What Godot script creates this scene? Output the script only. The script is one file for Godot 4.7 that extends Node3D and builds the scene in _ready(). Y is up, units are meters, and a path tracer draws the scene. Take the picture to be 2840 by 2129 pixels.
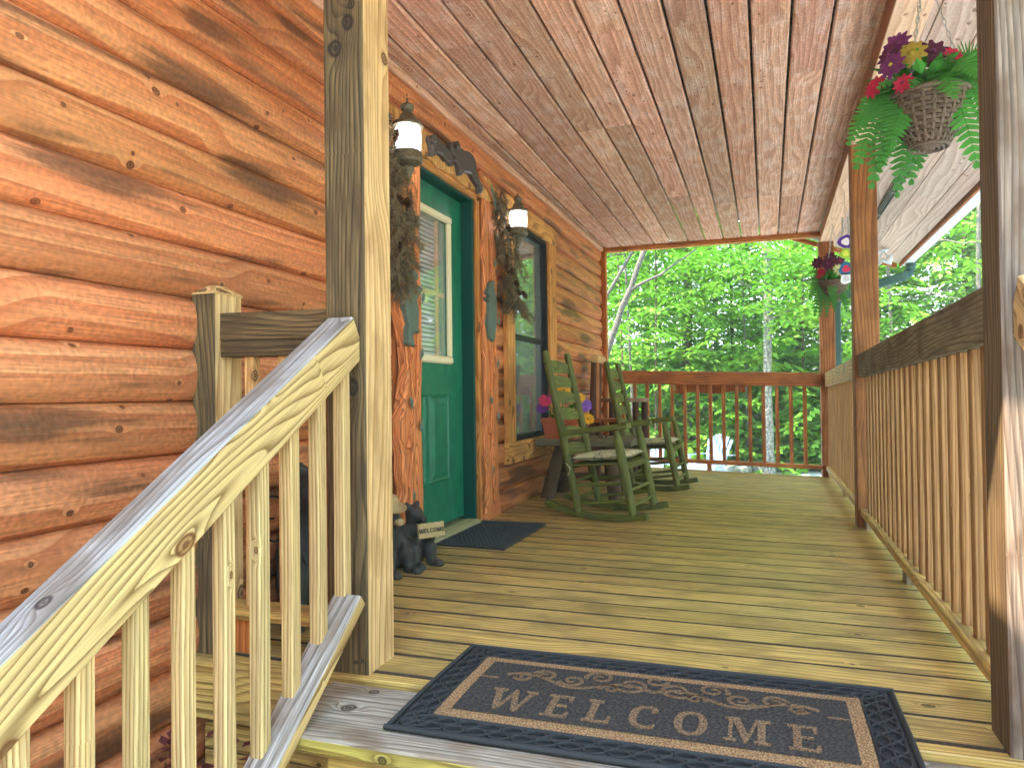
extends Node3D
# A log cabin's front porch seen from its steps. Metres, y up, porch runs along -z, deck top at y = 0.

const SUN_FROM := Vector3(-0.50, 0.80, 0.33)
const WALL_X := -1.72
const COURSE := 0.1635
const SEAM0 := 0.1375
const CEIL_Y := 2.428
const GROUND_Y := -0.78

var rng := RandomNumberGenerator.new()
var M := {}

# ------------------------------------------------------------------ mesh helpers
class MB:
	var v := PackedVector3Array()
	var n := PackedVector3Array()
	var t := PackedVector2Array()
	var c := PackedColorArray()
	var tint := Color(1, 1, 1)
	func p3(a: Vector3, na: Vector3, ua: Vector2) -> void:
		v.append(a); n.append(na); t.append(ua); c.append(tint)
	func tri(a: Vector3, b: Vector3, d: Vector3, ua := Vector2.ZERO, ub := Vector2.ZERO, ud := Vector2.ZERO) -> void:
		var nn := (b - a).cross(d - a)
		if nn.length_squared() < 1e-16:
			return
		nn = nn.normalized()
		p3(a, nn, ua); p3(d, nn, ud); p3(b, nn, ub)
	func quad(a: Vector3, b: Vector3, d: Vector3, e: Vector3, ua := Vector2(0, 0), ub := Vector2(1, 0), ud := Vector2(1, 1), ue := Vector2(0, 1)) -> void:
		tri(a, b, d, ua, ub, ud)
		tri(a, d, e, ua, ud, ue)
	func tris(a: Vector3, b: Vector3, d: Vector3, na: Vector3, nb: Vector3, nd: Vector3, ua := Vector2.ZERO, ub := Vector2.ZERO, ud := Vector2.ZERO) -> void:
		p3(a, na, ua); p3(d, nd, ud); p3(b, nb, ub)
	func box(ctr: Vector3, size: Vector3, b := Basis()) -> void:
		var h := size * 0.5
		var f := [[Vector3(1, 0, 0), Vector3(0, 1, 0), Vector3(0, 0, -1)], [Vector3(-1, 0, 0), Vector3(0, 1, 0), Vector3(0, 0, 1)], [Vector3(0, 1, 0), Vector3(0, 0, 1), Vector3(1, 0, 0)], [Vector3(0, -1, 0), Vector3(0, 0, 1), Vector3(-1, 0, 0)], [Vector3(0, 0, 1), Vector3(0, 1, 0), Vector3(1, 0, 0)], [Vector3(0, 0, -1), Vector3(0, 1, 0), Vector3(-1, 0, 0)]]
		for q in f:
			var nn: Vector3 = q[0]
			var u: Vector3 = q[2]
			var w: Vector3 = q[1]
			var o := nn * h
			var du := u * h
			var dw := w * h
			var a := ctr + b * (o - du - dw)
			var bb := ctr + b * (o + du - dw)
			var d := ctr + b * (o + du + dw)
			var e := ctr + b * (o - du + dw)
			if (bb - a).cross(d - a).dot(b * nn) < 0.0:
				quad(a, e, d, bb)
			else:
				quad(a, bb, d, e)
	func extrude(prof: PackedVector2Array, p0: Vector3, p1: Vector3, up: Vector3, uv0: Vector2, smooth := false, su := 1.0 / 2.4, sv := 1.0 / 0.6, caps := true, only := []) -> void:
		var dir := (p1 - p0).normalized()
		var right := dir.cross(up).normalized()
		var up2 := right.cross(dir)
		var k := prof.size()
		var ln := p0.distance_to(p1)
		var A := PackedVector3Array()
		var B := PackedVector3Array()
		var N := PackedVector3Array()
		for i in k:
			var o := right * prof[i].x + up2 * prof[i].y
			A.append(p0 + o); B.append(p1 + o)
			var e := prof[(i + 1) % k] - prof[i]
			N.append((right * e.y - up2 * e.x).normalized())
		var s := 0.0
		for i in k:
			var j := (i + 1) % k
			var w := prof[i].distance_to(prof[j])
			if only.size() > 0 and not i in only:
				s += w
				continue
			var n0 := N[i]
			var n1 := N[i]
			if smooth:
				var pm := N[(i + k - 1) % k]
				var nx := N[j]
				if pm.dot(N[i]) > 0.75: n0 = (N[i] + pm).normalized()
				if nx.dot(N[i]) > 0.75: n1 = (N[i] + nx).normalized()
			var ua := uv0 + Vector2(0, s * sv)
			var ub := uv0 + Vector2(ln * su, s * sv)
			var uc := uv0 + Vector2(ln * su, (s + w) * sv)
			var ud := uv0 + Vector2(0, (s + w) * sv)
			tris(A[i], B[i], B[j], n0, n0, n1, ua, ub, uc)
			tris(A[i], B[j], A[j], n0, n1, n1, ua, uc, ud)
			s += w
		if caps:
			for i in range(1, k - 1):
				var q0 := uv0 + Vector2(prof[0].x * su * 0.3, prof[0].y * sv)
				var q1 := uv0 + Vector2(prof[i].x * su * 0.3, prof[i].y * sv)
				var q2 := uv0 + Vector2(prof[i + 1].x * su * 0.3, prof[i + 1].y * sv)
				tri(A[0], A[i], A[i + 1], q0, q1, q2)
				tri(B[0], B[i + 1], B[i], q0, q2, q1)
	func tube(pts: PackedVector3Array, rad: PackedFloat32Array, sides := 8, uv0 := Vector2.ZERO, su := 1.0 / 2.4, sv := 1.0 / 0.6, bump := 0.0) -> void:
		var k := pts.size()
		var prev := Vector3(0.31, 0.2, 0.93)
		var rings := []
		var nrm := []
		var ulen := PackedFloat32Array()
		var s := 0.0
		for i in k:
			var d := (pts[min(i + 1, k - 1)] - pts[max(i - 1, 0)]).normalized()
			var x := prev - d * prev.dot(d)
			if x.length() < 0.01:
				x = Vector3(1, 0, 0) - d * d.x
			x = x.normalized()
			prev = x
			var y := d.cross(x)
			var r := PackedVector3Array()
			var nr := PackedVector3Array()
			for j in sides + 1:
				var a := TAU * j / sides
				var o := x * cos(a) + y * sin(a)
				var rr := rad[i]
				if bump > 0.0:
					rr *= 1.0 + bump * (sin(a * 3.0 + i * 1.7) * 0.5 + sin(a * 5.0 - i * 2.3) * 0.5)
				r.append(pts[i] + o * rr)
				nr.append(o)
			rings.append(r); nrm.append(nr)
			if i > 0: s += pts[i].distance_to(pts[i - 1])
			ulen.append(s)
		for i in k - 1:
			for j in sides:
				var per := TAU * maxf(rad[i], 0.01) / sides
				var a := uv0 + Vector2(ulen[i] * su, j * per * sv)
				var b := uv0 + Vector2(ulen[i] * su, (j + 1) * per * sv)
				var d := uv0 + Vector2(ulen[i + 1] * su, (j + 1) * per * sv)
				var e := uv0 + Vector2(ulen[i + 1] * su, j * per * sv)
				tris(rings[i][j], rings[i][j + 1], rings[i + 1][j + 1], nrm[i][j], nrm[i][j + 1], nrm[i][j + 1], a, b, d)
				tris(rings[i][j], rings[i + 1][j + 1], rings[i + 1][j], nrm[i][j], nrm[i][j + 1], nrm[i][j], a, d, e)
		for e in [0, k - 1]:
			for j in sides:
				var q := uv0 + Vector2(0.02 * cos(TAU * j / sides), 0.1 * sin(TAU * j / sides))
				if e == 0:
					tri(pts[0], rings[0][j + 1], rings[0][j], uv0, q, q)
				else:
					tri(pts[e], rings[e][j], rings[e][j + 1], uv0, q, q)
	func lathe(prof: PackedVector2Array, ctr: Vector3, sides := 20, squash := Vector2(1, 1)) -> void:
		var k := prof.size()
		for i in k - 1:
			var e := prof[i + 1] - prof[i]
			if e.length() < 1e-6: continue
			for j in sides:
				var a0 := TAU * j / sides
				var a1 := TAU * (j + 1) / sides
				var d0 := Vector3(cos(a0) * squash.x, 0, sin(a0) * squash.y)
				var d1 := Vector3(cos(a1) * squash.x, 0, sin(a1) * squash.y)
				var A := ctr + d0 * prof[i].x + Vector3(0, prof[i].y, 0)
				var B := ctr + d1 * prof[i].x + Vector3(0, prof[i].y, 0)
				var C := ctr + d1 * prof[i + 1].x + Vector3(0, prof[i + 1].y, 0)
				var D := ctr + d0 * prof[i + 1].x + Vector3(0, prof[i + 1].y, 0)
				var n0 := (d0 * -e.y + Vector3(0, e.x, 0)).normalized()
				var n1 := (d1 * -e.y + Vector3(0, e.x, 0)).normalized()
				var u0 := Vector2(float(j) / sides, float(i) / k)
				var u1 := Vector2(float(j + 1) / sides, float(i + 1) / k)
				tris(A, B, C, n0, n1, n1, u0, Vector2(u1.x, u0.y), u1)
				tris(A, C, D, n0, n1, n0, u0, u1, Vector2(u0.x, u1.y))
	func poly_slab(poly: PackedVector2Array, x0: float, x1: float, zc: float, yc: float, uv0 := Vector2.ZERO, bev := 0.006) -> void:
		# outline in (z, y), thickness along x from x0 (back) to x1 (front, +x side)
		var P := poly
		if Geometry2D.is_polygon_clockwise(P):
			P = P.duplicate(); P.reverse()
		var idx := Geometry2D.triangulate_polygon(P)
		var inner := PackedVector2Array()
		var off := Geometry2D.offset_polygon(P, -bev, Geometry2D.JOIN_MITER)
		var k := P.size()
		var f := func(q: Vector2, x: float) -> Vector3: return Vector3(x, q.y - yc, q.x - zc)
		for i in k:
			var a := P[(i + k - 1) % k]
			var b := P[i]
			var d := P[(i + 1) % k]
			var nn := ((b - a).normalized() + (d - b).normalized()).normalized()
			inner.append(b + Vector2(-nn.y, nn.x) * bev)
		var uvf := func(q: Vector2) -> Vector2: return uv0 + Vector2(q.y / 2.4, q.x / 0.6)
		for i in range(0, idx.size(), 3):
			var a := inner[idx[i]]
			var b := inner[idx[i + 1]]
			var d := inner[idx[i + 2]]
			var A: Vector3 = f.call(a, x1)
			var B: Vector3 = f.call(b, x1)
			var D: Vector3 = f.call(d, x1)
			if (B - A).cross(D - A).x > 0.0:
				tri(A, B, D, uvf.call(a), uvf.call(b), uvf.call(d))
			else:
				tri(A, D, B, uvf.call(a), uvf.call(d), uvf.call(b))
		for i in k:
			var j := (i + 1) % k
			for lay in [[P, x0, P, x1 - bev], [P, x1 - bev, inner, x1]]:
				var A: Vector3 = f.call(lay[0][i], lay[1])
				var B: Vector3 = f.call(lay[0][j], lay[1])
				var C: Vector3 = f.call(lay[2][j], lay[3])
				var D: Vector3 = f.call(lay[2][i], lay[3])
				var e := P[j] - P[i]
				var outw := Vector3(0, -e.x, e.y)
				var ua: Vector2 = uvf.call(P[i])
				var ub: Vector2 = uvf.call(P[j])
				var dv := Vector2(0, (lay[3] - lay[1]) / 0.6)
				if (B - A).cross(C - A).dot(outw) > 0.0:
					quad(A, B, C, D, ua, ub, ub + dv, ua + dv)
				else:
					quad(A, D, C, B, ua, ua + dv, ub + dv, ub)
	func done() -> ArrayMesh:
		var m := ArrayMesh.new()
		var a := []
		a.resize(Mesh.ARRAY_MAX)
		a[Mesh.ARRAY_VERTEX] = v
		a[Mesh.ARRAY_NORMAL] = n
		a[Mesh.ARRAY_TEX_UV] = t
		a[Mesh.ARRAY_COLOR] = c
		m.add_surface_from_arrays(Mesh.PRIMITIVE_TRIANGLES, a)
		return m

func wpos(o: Node) -> Vector3:
	var p := Vector3()
	while o != self and o != null:
		p += o.position
		o = o.get_parent()
	return p

var used := {}
func numbered(called: String) -> String:
	if not used.has(called):
		used[called] = 0
		return called
	used[called] += 1
	return "%s_%03d" % [called, used[called]]

func thing(called: String, label: String, category: String, at := Vector3.ZERO, group := "") -> Node3D:
	var o := Node3D.new()
	o.name = numbered(called)
	add_child(o)
	o.position = at
	o.set_meta("label", label)
	o.set_meta("category", category)
	if group: o.set_meta("group", group)
	return o

func structure(called: String, at := Vector3.ZERO) -> Node3D:
	var o := Node3D.new()
	o.name = numbered(called)
	add_child(o)
	o.position = at
	o.set_meta("kind", "structure")
	return o

func put(parent: Node3D, called: String, mesh: Mesh, mat: Material, at: Vector3) -> MeshInstance3D:
	var o := MeshInstance3D.new()
	o.name = called
	o.mesh = mesh
	o.material_override = mat
	parent.add_child(o, true)
	o.position = at - wpos(parent)
	return o

func oct(w: float, h: float, ch: float) -> PackedVector2Array:
	var a := w * 0.5
	var b := h * 0.5
	return PackedVector2Array([Vector2(-a + ch, -b), Vector2(a - ch, -b), Vector2(a, -b + ch), Vector2(a, b - ch), Vector2(a - ch, b), Vector2(-a + ch, b), Vector2(-a, b - ch), Vector2(-a, -b + ch)])

func ruv() -> Vector2:
	return Vector2(rng.randf(), rng.randf())

func tone(lo := 0.78, hi := 1.0, hue := 0.05) -> Color:
	var s := rng.randf_range(lo, hi)
	return Color(minf(s * rng.randf_range(1.0 - hue, 1.0 + hue), 1), s, maxf(s * rng.randf_range(1.0 - hue, 1.0 + hue), 0), 1)

# a straight piece of timber from a to b: w across, h along up
func plank(parent: Node3D, called: String, mat: Material, a: Vector3, b: Vector3, w: float, h: float, up := Vector3.UP, tint := Color(-1, 0, 0), ch := 0.003) -> MeshInstance3D:
	var mb := MB.new()
	mb.tint = tone() if tint.r < 0 else tint
	var c := (a + b) * 0.5
	mb.extrude(oct(w, h, ch), a - c, b - c, up, ruv())
	return put(parent, called, mb.done(), mat, c)

func pole(parent: Node3D, called: String, mat: Material, pts: PackedVector3Array, rad: PackedFloat32Array, sides := 10, tint := Color(-1, 0, 0), bump := 0.0) -> MeshInstance3D:
	var mb := MB.new()
	mb.tint = tone() if tint.r < 0 else tint
	var c := pts[0]
	var q := PackedVector3Array()
	for p in pts: q.append(p - c)
	mb.tube(q, rad, sides, ruv(), 1.0 / 2.4, 1.0 / 0.6, bump)
	return put(parent, called, mb.done(), mat, c)

func rod(parent: Node3D, called: String, mat: Material, a: Vector3, b: Vector3, r0: float, r1: float, sides := 10, tint := Color(-1, 0, 0)) -> MeshInstance3D:
	return pole(parent, called, mat, PackedVector3Array([a, a.lerp(b, 0.06), a.lerp(b, 0.5), a.lerp(b, 0.94), b]), PackedFloat32Array([r0 * 0.85, r0, (r0 + r1) * 0.52, r1, r1 * 0.85]), sides, tint)

# ------------------------------------------------------------------ textures and materials
func noise_img(sd: int, w: int, h: int, freq: float, oct_n := 3, to := Vector2i(0, 0)) -> PackedByteArray:
	var f := FastNoiseLite.new()
	f.seed = sd
	f.noise_type = FastNoiseLite.TYPE_SIMPLEX_SMOOTH
	f.frequency = freq
	f.fractal_octaves = oct_n
	var im := f.get_seamless_image(w, h, false, false, 0.12)
	im.convert(Image.FORMAT_L8)
	if to.x > 0:
		im.resize(to.x, to.y, Image.INTERPOLATE_CUBIC)
	return im.get_data()

func b3(c: Color) -> PackedFloat32Array:
	return PackedFloat32Array([c.r * 255.0, c.g * 255.0, c.b * 255.0])

# Sawn timber, 2.4 m along u and 0.6 m along v: growth rings, fibres, knots and blotches of weather.
func wood(sd: int, early: Color, late: Color, o: Dictionary) -> StandardMaterial3D:
	var w := 1024
	var h := 512
	var K: float = o.get("rings", 40.0)
	var warp: float = o.get("warp", 6.0)
	var fib: float = o.get("fibre", 0.35)
	var blot: float = o.get("blotch", 0.0)
	var bcol := b3(o.get("blotch_color", Color(0.3, 0.25, 0.2)))
	var speck: float = o.get("cross", 0.0)
	var sz := Vector2i(w, h)
	var n1 := noise_img(sd, 64, 128, 0.016, 2, sz)
	var n2 := noise_img(sd + 1, 64, 512, 0.13, 4, sz)
	var n3 := noise_img(sd + 2, int(o.get("blotch_w", 256)), 128, 0.03, 4, sz)
	var n4 := noise_img(sd + 3, 512, 128, 0.2, 2, sz) if speck > 0 else n2
	var g := PackedFloat32Array()
	g.resize(w * h)
	var core := PackedFloat32Array()
	core.resize(w * h)
	var i := 0
	for y in h:
		var base := float(y) / h * K
		for x in w:
			g[i] = base + (n1[i] - 128) * warp / 255.0
			i += 1
	var r := RandomNumberGenerator.new()
	r.seed = sd * 77 + 5
	var kd: float = o.get("knot_dark", 0.85)
	for q in int(o.get("knots", 8)):
		var kr := r.randf_range(6.0, 15.0) * float(o.get("knot_size", 1.0))  # pixels in v
		var kx := r.randf_range(90, w - 90)
		var ky := r.randf_range(40, h - 40)
		var ex := r.randf_range(0.45, 0.8)       # in u, pixels are twice as long
		var amp := r.randf_range(2.0, 4.0) * K / 40.0
		for y in range(maxi(0, int(ky - kr * 5)), mini(h, int(ky + kr * 5))):
			for x in range(maxi(0, int(kx - kr * 7)), mini(w, int(kx + kr * 7))):
				var dx := (x - kx) / (kr * ex)
				var dy := (y - ky) / kr
				var d2 := dx * dx * 0.16 + dy * dy * 0.55
				var at := y * w + x
				g[at] += amp * exp(-d2)
				var dd := sqrt(dx * dx + dy * dy) + (n3[at] - 128) * 0.004
				if dd < 1.25:
					core[at] = maxf(core[at], clampf((1.25 - dd) * 4.0, 0, 1) * (0.7 + 0.3 * sin(dd * 9.0)))
	var ce := b3(early)
	var cl := b3(late)
	var ck := b3(o.get("knot_color", Color(late.r * 0.35, late.g * 0.3, late.b * 0.3)))
	var sharp: float = o.get("sharp", 2.5)
	var lut := PackedFloat32Array()
	for k in 257:
		var f := k / 256.0
		lut.append(pow(f, sharp) if f < 0.93 else (1.0 - f) / 0.07)
	var out := PackedByteArray()
	out.resize(w * h * 3)
	var hgt := PackedByteArray()
	hgt.resize(w * h)
	var blo: float = o.get("blotch_from", 0.5)
	for j in w * h:
		var gv := g[j]
		var p := lut[int((gv - floorf(gv)) * 256.0)]
		var fm := 1.0 + (n2[j] - 128) * fib / 255.0
		if speck > 0: fm += (n4[j] - 128) * speck / 255.0
		var c0 := ce[0] + (cl[0] - ce[0]) * p
		var c1 := ce[1] + (cl[1] - ce[1]) * p
		var c2 := ce[2] + (cl[2] - ce[2]) * p
		if blot > 0:
			var bm := clampf((n3[j] / 255.0 + (n2[j] - 128) / 700.0 - blo) * 4.0, 0, 1) * blot
			c0 += (bcol[0] - c0) * bm
			c1 += (bcol[1] - c1) * bm
			c2 += (bcol[2] - c2) * bm
		var co := core[j] * kd
		if co > 0:
			c0 += (ck[0] - c0) * co
			c1 += (ck[1] - c1) * co
			c2 += (ck[2] - c2) * co
		out[j * 3] = clampi(int(c0 * fm), 0, 255)
		out[j * 3 + 1] = clampi(int(c1 * fm), 0, 255)
		out[j * 3 + 2] = clampi(int(c2 * fm), 0, 255)
		hgt[j] = clampi(int(128 + (n2[j] - 128) * 0.6 + p * 50.0 - co * 30.0 + ((n4[j] - 128) * 0.7 if speck > 0 else 0.0)), 0, 255)
	var m := StandardMaterial3D.new()
	m.albedo_texture = ImageTexture.create_from_image(Image.create_from_data(w, h, false, Image.FORMAT_RGB8, out))
	m.vertex_color_use_as_albedo = true
	m.roughness = o.get("rough", 0.75)
	m.metallic_specular = o.get("spec", 0.35)
	if o.get("bump", 0.0) > 0:
		var hi := Image.create_from_data(w, h, false, Image.FORMAT_L8, hgt)
		hi.convert(Image.FORMAT_RGBA8)
		hi.bump_map_to_normal_map(o.bump)
		m.normal_enabled = true
		m.normal_texture = ImageTexture.create_from_image(hi)
		m.normal_scale = 0.7
	return m

func plain(c: Color, rough := 0.7, o := {}) -> StandardMaterial3D:
	var m := StandardMaterial3D.new()
	m.albedo_color = c
	m.roughness = rough
	m.vertex_color_use_as_albedo = true
	m.metallic = o.get("metal", 0.0)
	m.metallic_specular = o.get("spec", 0.4)
	return m

# two colours mixed by noise, world triplanar
func mottled(sd: int, a: Color, b: Color, scale: float, rough := 0.8, freq := 0.03, bump := 0.0, hard := 1.0, local := true) -> StandardMaterial3D:
	var d := noise_img(sd, 256, 256, freq, 5)
	var e := noise_img(sd + 9, 256, 256, 0.25, 2)
	var out := PackedByteArray()
	out.resize(256 * 256 * 3)
	for i in 256 * 256:
		var f := clampf((d[i] / 255.0 - 0.5) * hard + 0.5 + (e[i] - 128) / 600.0, 0, 1)
		var c := a.lerp(b, f)
		out[i * 3] = int(c.r * 255); out[i * 3 + 1] = int(c.g * 255); out[i * 3 + 2] = int(c.b * 255)
	var m := StandardMaterial3D.new()
	m.albedo_texture = ImageTexture.create_from_image(Image.create_from_data(256, 256, false, Image.FORMAT_RGB8, out))
	m.vertex_color_use_as_albedo = true
	m.roughness = rough
	m.uv1_triplanar = true
	m.uv1_world_triplanar = not local
	m.uv1_scale = Vector3.ONE * scale
	if bump > 0:
		var h := PackedByteArray()
		h.resize(256 * 256)
		for i in 256 * 256: h[i] = clampi(int(d[i] * 0.5 + e[i] * 0.5), 0, 255)
		var hi := Image.create_from_data(256, 256, false, Image.FORMAT_L8, h)
		hi.convert(Image.FORMAT_RGBA8)
		hi.bump_map_to_normal_map(bump)
		m.normal_enabled = true
		m.normal_texture = ImageTexture.create_from_image(hi)
	return m

func c8(r: int, g: int, b: int) -> Color:
	return Color(r / 255.0, g / 255.0, b / 255.0)

func make_materials() -> void:
	M.log = wood(11, c8(228, 148, 93), c8(196, 110, 64), {rings = 8.0, warp = 1.6, sharp = 1.2, fibre = 0.3, knots = 20, knot_size = 0.62, blotch = 0.75, blotch_color = c8(104, 66, 42), blotch_from = 0.56, blotch_w = 64, cross = 0.22, rough = 0.5, bump = 2.0, spec = 0.4})
	M.deck = wood(23, c8(224, 186, 106), c8(140, 104, 50), {rings = 26.0, warp = 3.0, fibre = 0.4, knots = 6, knot_size = 0.7, blotch = 0.45, blotch_color = c8(128, 102, 58), blotch_from = 0.5, rough = 0.42, bump = 2.0, spec = 0.5})
	# deck board edges: dirt and old stain, with the gap shade painted in
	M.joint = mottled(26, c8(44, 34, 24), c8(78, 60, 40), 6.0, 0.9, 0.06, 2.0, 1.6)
	M.pine = wood(37, c8(206, 176, 122), c8(108, 80, 44), {rings = 24.0, warp = 7.0, sharp = 3.4, fibre = 0.25, knots = 12, knot_size = 1.3, rough = 0.65, bump = 1.6, knot_color = c8(96, 56, 26)})
	M.post = wood(41, c8(228, 192, 140), c8(172, 130, 82), {rings = 22.0, warp = 4.0, sharp = 2.2, fibre = 0.3, knots = 16, knot_size = 1.3, blotch = 0.35, blotch_color = c8(150, 116, 72), rough = 0.7, bump = 1.4, knot_color = c8(82, 54, 36)})
	M.pinestraight = wood(39, c8(212, 180, 124), c8(142, 106, 58), {rings = 56.0, warp = 3.0, sharp = 2.6, fibre = 0.3, knots = 1, knot_size = 0.6, rough = 0.65, bump = 1.6, knot_color = c8(96, 56, 26)})
	M.weatherbrown = wood(55, c8(112, 92, 62), c8(58, 45, 30), {rings = 34.0, warp = 5.0, fibre = 0.6, knots = 14, knot_size = 1.3, blotch = 0.6, blotch_color = c8(82, 64, 44), rough = 0.75, bump = 2.4, knot_color = c8(44, 32, 26)})
	M.weather = wood(53, c8(176, 164, 150), c8(112, 98, 84), {rings = 30.0, warp = 4.5, fibre = 0.5, knots = 8, knot_size = 1.3, blotch = 0.5, blotch_color = c8(110, 86, 64), rough = 0.8, bump = 2.6, knot_color = c8(60, 46, 40)})
	M.brown = wood(61, c8(204, 130, 70), c8(136, 76, 36), {rings = 22.0, warp = 3.5, fibre = 0.35, knots = 7, knot_size = 0.9, blotch = 0.4, blotch_color = c8(124, 74, 40), rough = 0.6, bump = 1.5})
	M.ceiling = wood(71, c8(226, 175, 143), c8(188, 132, 103), {rings = 12.0, warp = 2.5, sharp = 1.4, fibre = 0.3, knots = 22, knot_size = 0.55, blotch = 0.4, blotch_color = c8(236, 212, 198), blotch_from = 0.5, cross = 0.2, rough = 0.75, bump = 2.5, knot_color = c8(104, 66, 44)})
	M.soffit = wood(83, c8(226, 202, 186), c8(196, 164, 144), {rings = 14.0, warp = 2.5, sharp = 1.6, fibre = 0.16, knots = 18, knot_size = 0.6, cross = 0.1, rough = 0.8, knot_color = c8(120, 84, 66)})
	M.cedar = wood(97, c8(224, 144, 90), c8(146, 82, 46), {rings = 44.0, warp = 16.0, fibre = 0.6, knots = 5, knot_size = 1.0, rough = 0.65, bump = 4.0})
	M.chair = wood(103, c8(118, 116, 56), c8(74, 76, 34), {rings = 20.0, warp = 8.0, fibre = 0.35, knots = 2, blotch = 0.4, blotch_color = c8(80, 80, 44), rough = 0.55, bump = 1.2})
	M.bark = mottled(5, c8(46, 36, 28), c8(112, 92, 72), 2.2, 0.9, 0.05, 6.0, 2.0)
	M.birch = mottled(6, c8(84, 82, 72), c8(160, 158, 146), 1.6, 0.85, 0.04, 4.0, 2.5)
	M.greybark = mottled(7, c8(70, 66, 58), c8(118, 112, 100), 1.8, 0.85, 0.05, 4.0, 1.8)
	M.barklog = mottled(8, c8(70, 48, 34), c8(128, 100, 74), 7.0, 0.85, 0.05, 6.0, 2.0)
	M.ground = mottled(9, c8(112, 98, 66), c8(124, 142, 70), 0.35, 1.0, 0.03, 4.0, 2.2, false)
	M.gravel = mottled(10, c8(178, 174, 168), c8(232, 230, 224), 1.4, 0.95, 0.2, 6.0, 2.0, false)
	M.rock = mottled(12, c8(104, 104, 98), c8(166, 164, 154), 1.6, 0.9, 0.04, 6.0, 1.8)
	M.bronze = mottled(13, c8(86, 74, 54), c8(138, 128, 104), 6.0, 0.5, 0.04, 1.0, 1.8)
	M.bronze.metallic = 0.45
	M.frost = plain(c8(244, 246, 250), 0.3)
	M.frost.backlight_enabled = true
	M.frost.backlight = Color(0.8, 0.8, 0.85)
	M.frost.emission_enabled = true      # faint glow added to whiten the lantern glass
	M.frost.emission = Color(0.92, 0.96, 1.0)
	M.frost.emission_energy_multiplier = 0.075
	M.green = mottled(14, c8(14, 100, 74), c8(24, 122, 90), 1.4, 0.38, 0.02, 0.0, 1.4)
	M.darkgreen = plain(c8(12, 72, 62), 0.42)
	M.cream = plain(c8(232, 216, 176), 0.5)
	M.white = plain(c8(236, 238, 240), 0.5)
	M.shadedwhite = plain(c8(150, 166, 186), 0.55)  # white darkened to stand in for tree shade on the garden seats
	M.dirtywhite = plain(c8(214, 218, 224), 0.55)
	M.black = plain(c8(22, 22, 24), 0.5)
	M.rubber = mottled(15, c8(34, 33, 32), c8(54, 52, 50), 9.0, 0.75, 0.08, 1.5, 1.6)
	M.rubbermat = mottled(16, c8(34, 38, 40), c8(66, 72, 72), 16.0, 0.8, 0.12, 4.0, 2.0)
	M.coir = mottled(17, c8(120, 84, 50), c8(206, 162, 112), 5.0, 1.0, 0.12, 8.0, 2.6)
	M.coirdark = mottled(18, c8(30, 30, 31), c8(84, 70, 56), 4.0, 1.0, 0.09, 6.0, 1.8)
	M.coirworn = mottled(25, c8(84, 64, 46), c8(160, 122, 82), 5.0, 1.0, 0.10, 8.0, 2.4)
	M.bear = mottled(19, c8(18, 18, 18), c8(86, 82, 72), 9.0, 0.45, 0.12, 10.0, 2.4)
	M.tan = mottled(20, c8(150, 122, 78), c8(204, 178, 128), 14.0, 0.8, 0.06, 2.0, 1.6)
	M.carve = mottled(21, c8(44, 38, 34), c8(104, 92, 84), 9.0, 0.6, 0.05, 3.0, 2.0)
	M.squirrel = mottled(22, c8(62, 76, 66), c8(116, 132, 114), 10.0, 0.65, 0.06, 4.0, 1.8)
	M.terra = plain(c8(196, 104, 66), 0.7)
	M.basket = mottled(24, c8(70, 54, 42), c8(134, 110, 88), 16.0, 0.7, 0.06, 2.0, 2.0)
	M.cushion = cushion_mat()
	M.iron = plain(c8(30, 28, 28), 0.5, {metal = 0.6})
	M.steel = plain(c8(180, 180, 178), 0.35, {metal = 0.9})
	M.alu = plain(c8(196, 186, 140), 0.4, {metal = 0.4})
	M.glass = plain(c8(220, 232, 230), 0.02)
	M.glass.transparency = BaseMaterial3D.TRANSPARENCY_ALPHA
	M.glass.albedo_color.a = 0.12
	M.glass.metallic_specular = 0.8
	M.screen = plain(c8(34, 38, 38), 0.9)
	M.screen.transparency = BaseMaterial3D.TRANSPARENCY_ALPHA
	M.screen.albedo_color.a = 0.55
	M.interior = plain(c8(92, 84, 74), 0.9)
	M.leaf = leafy(c8(160, 206, 84), Color(0.46, 0.70, 0.15))
	M.fern = leafy(c8(66, 138, 44), Color(0.10, 0.25, 0.03))
	M.dried = plain(c8(150, 136, 108), 0.9)
	M.petal = plain(Color(1, 1, 1), 0.7)
	M.petal.backlight_enabled = true
	M.petal.backlight = Color(0.15, 0.15, 0.15)
	M.cone = plain(c8(92, 62, 42), 0.8)
	M.redleaf = leafy(c8(120, 52, 48), Color(0.2, 0.05, 0.03))
	M.downspout = plain(c8(52, 84, 76), 0.45)

func leafy(c: Color, back: Color) -> StandardMaterial3D:
	var m := plain(c, 0.55)
	m.backlight_enabled = true
	m.backlight = back
	m.cull_mode = BaseMaterial3D.CULL_DISABLED
	return m

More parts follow.
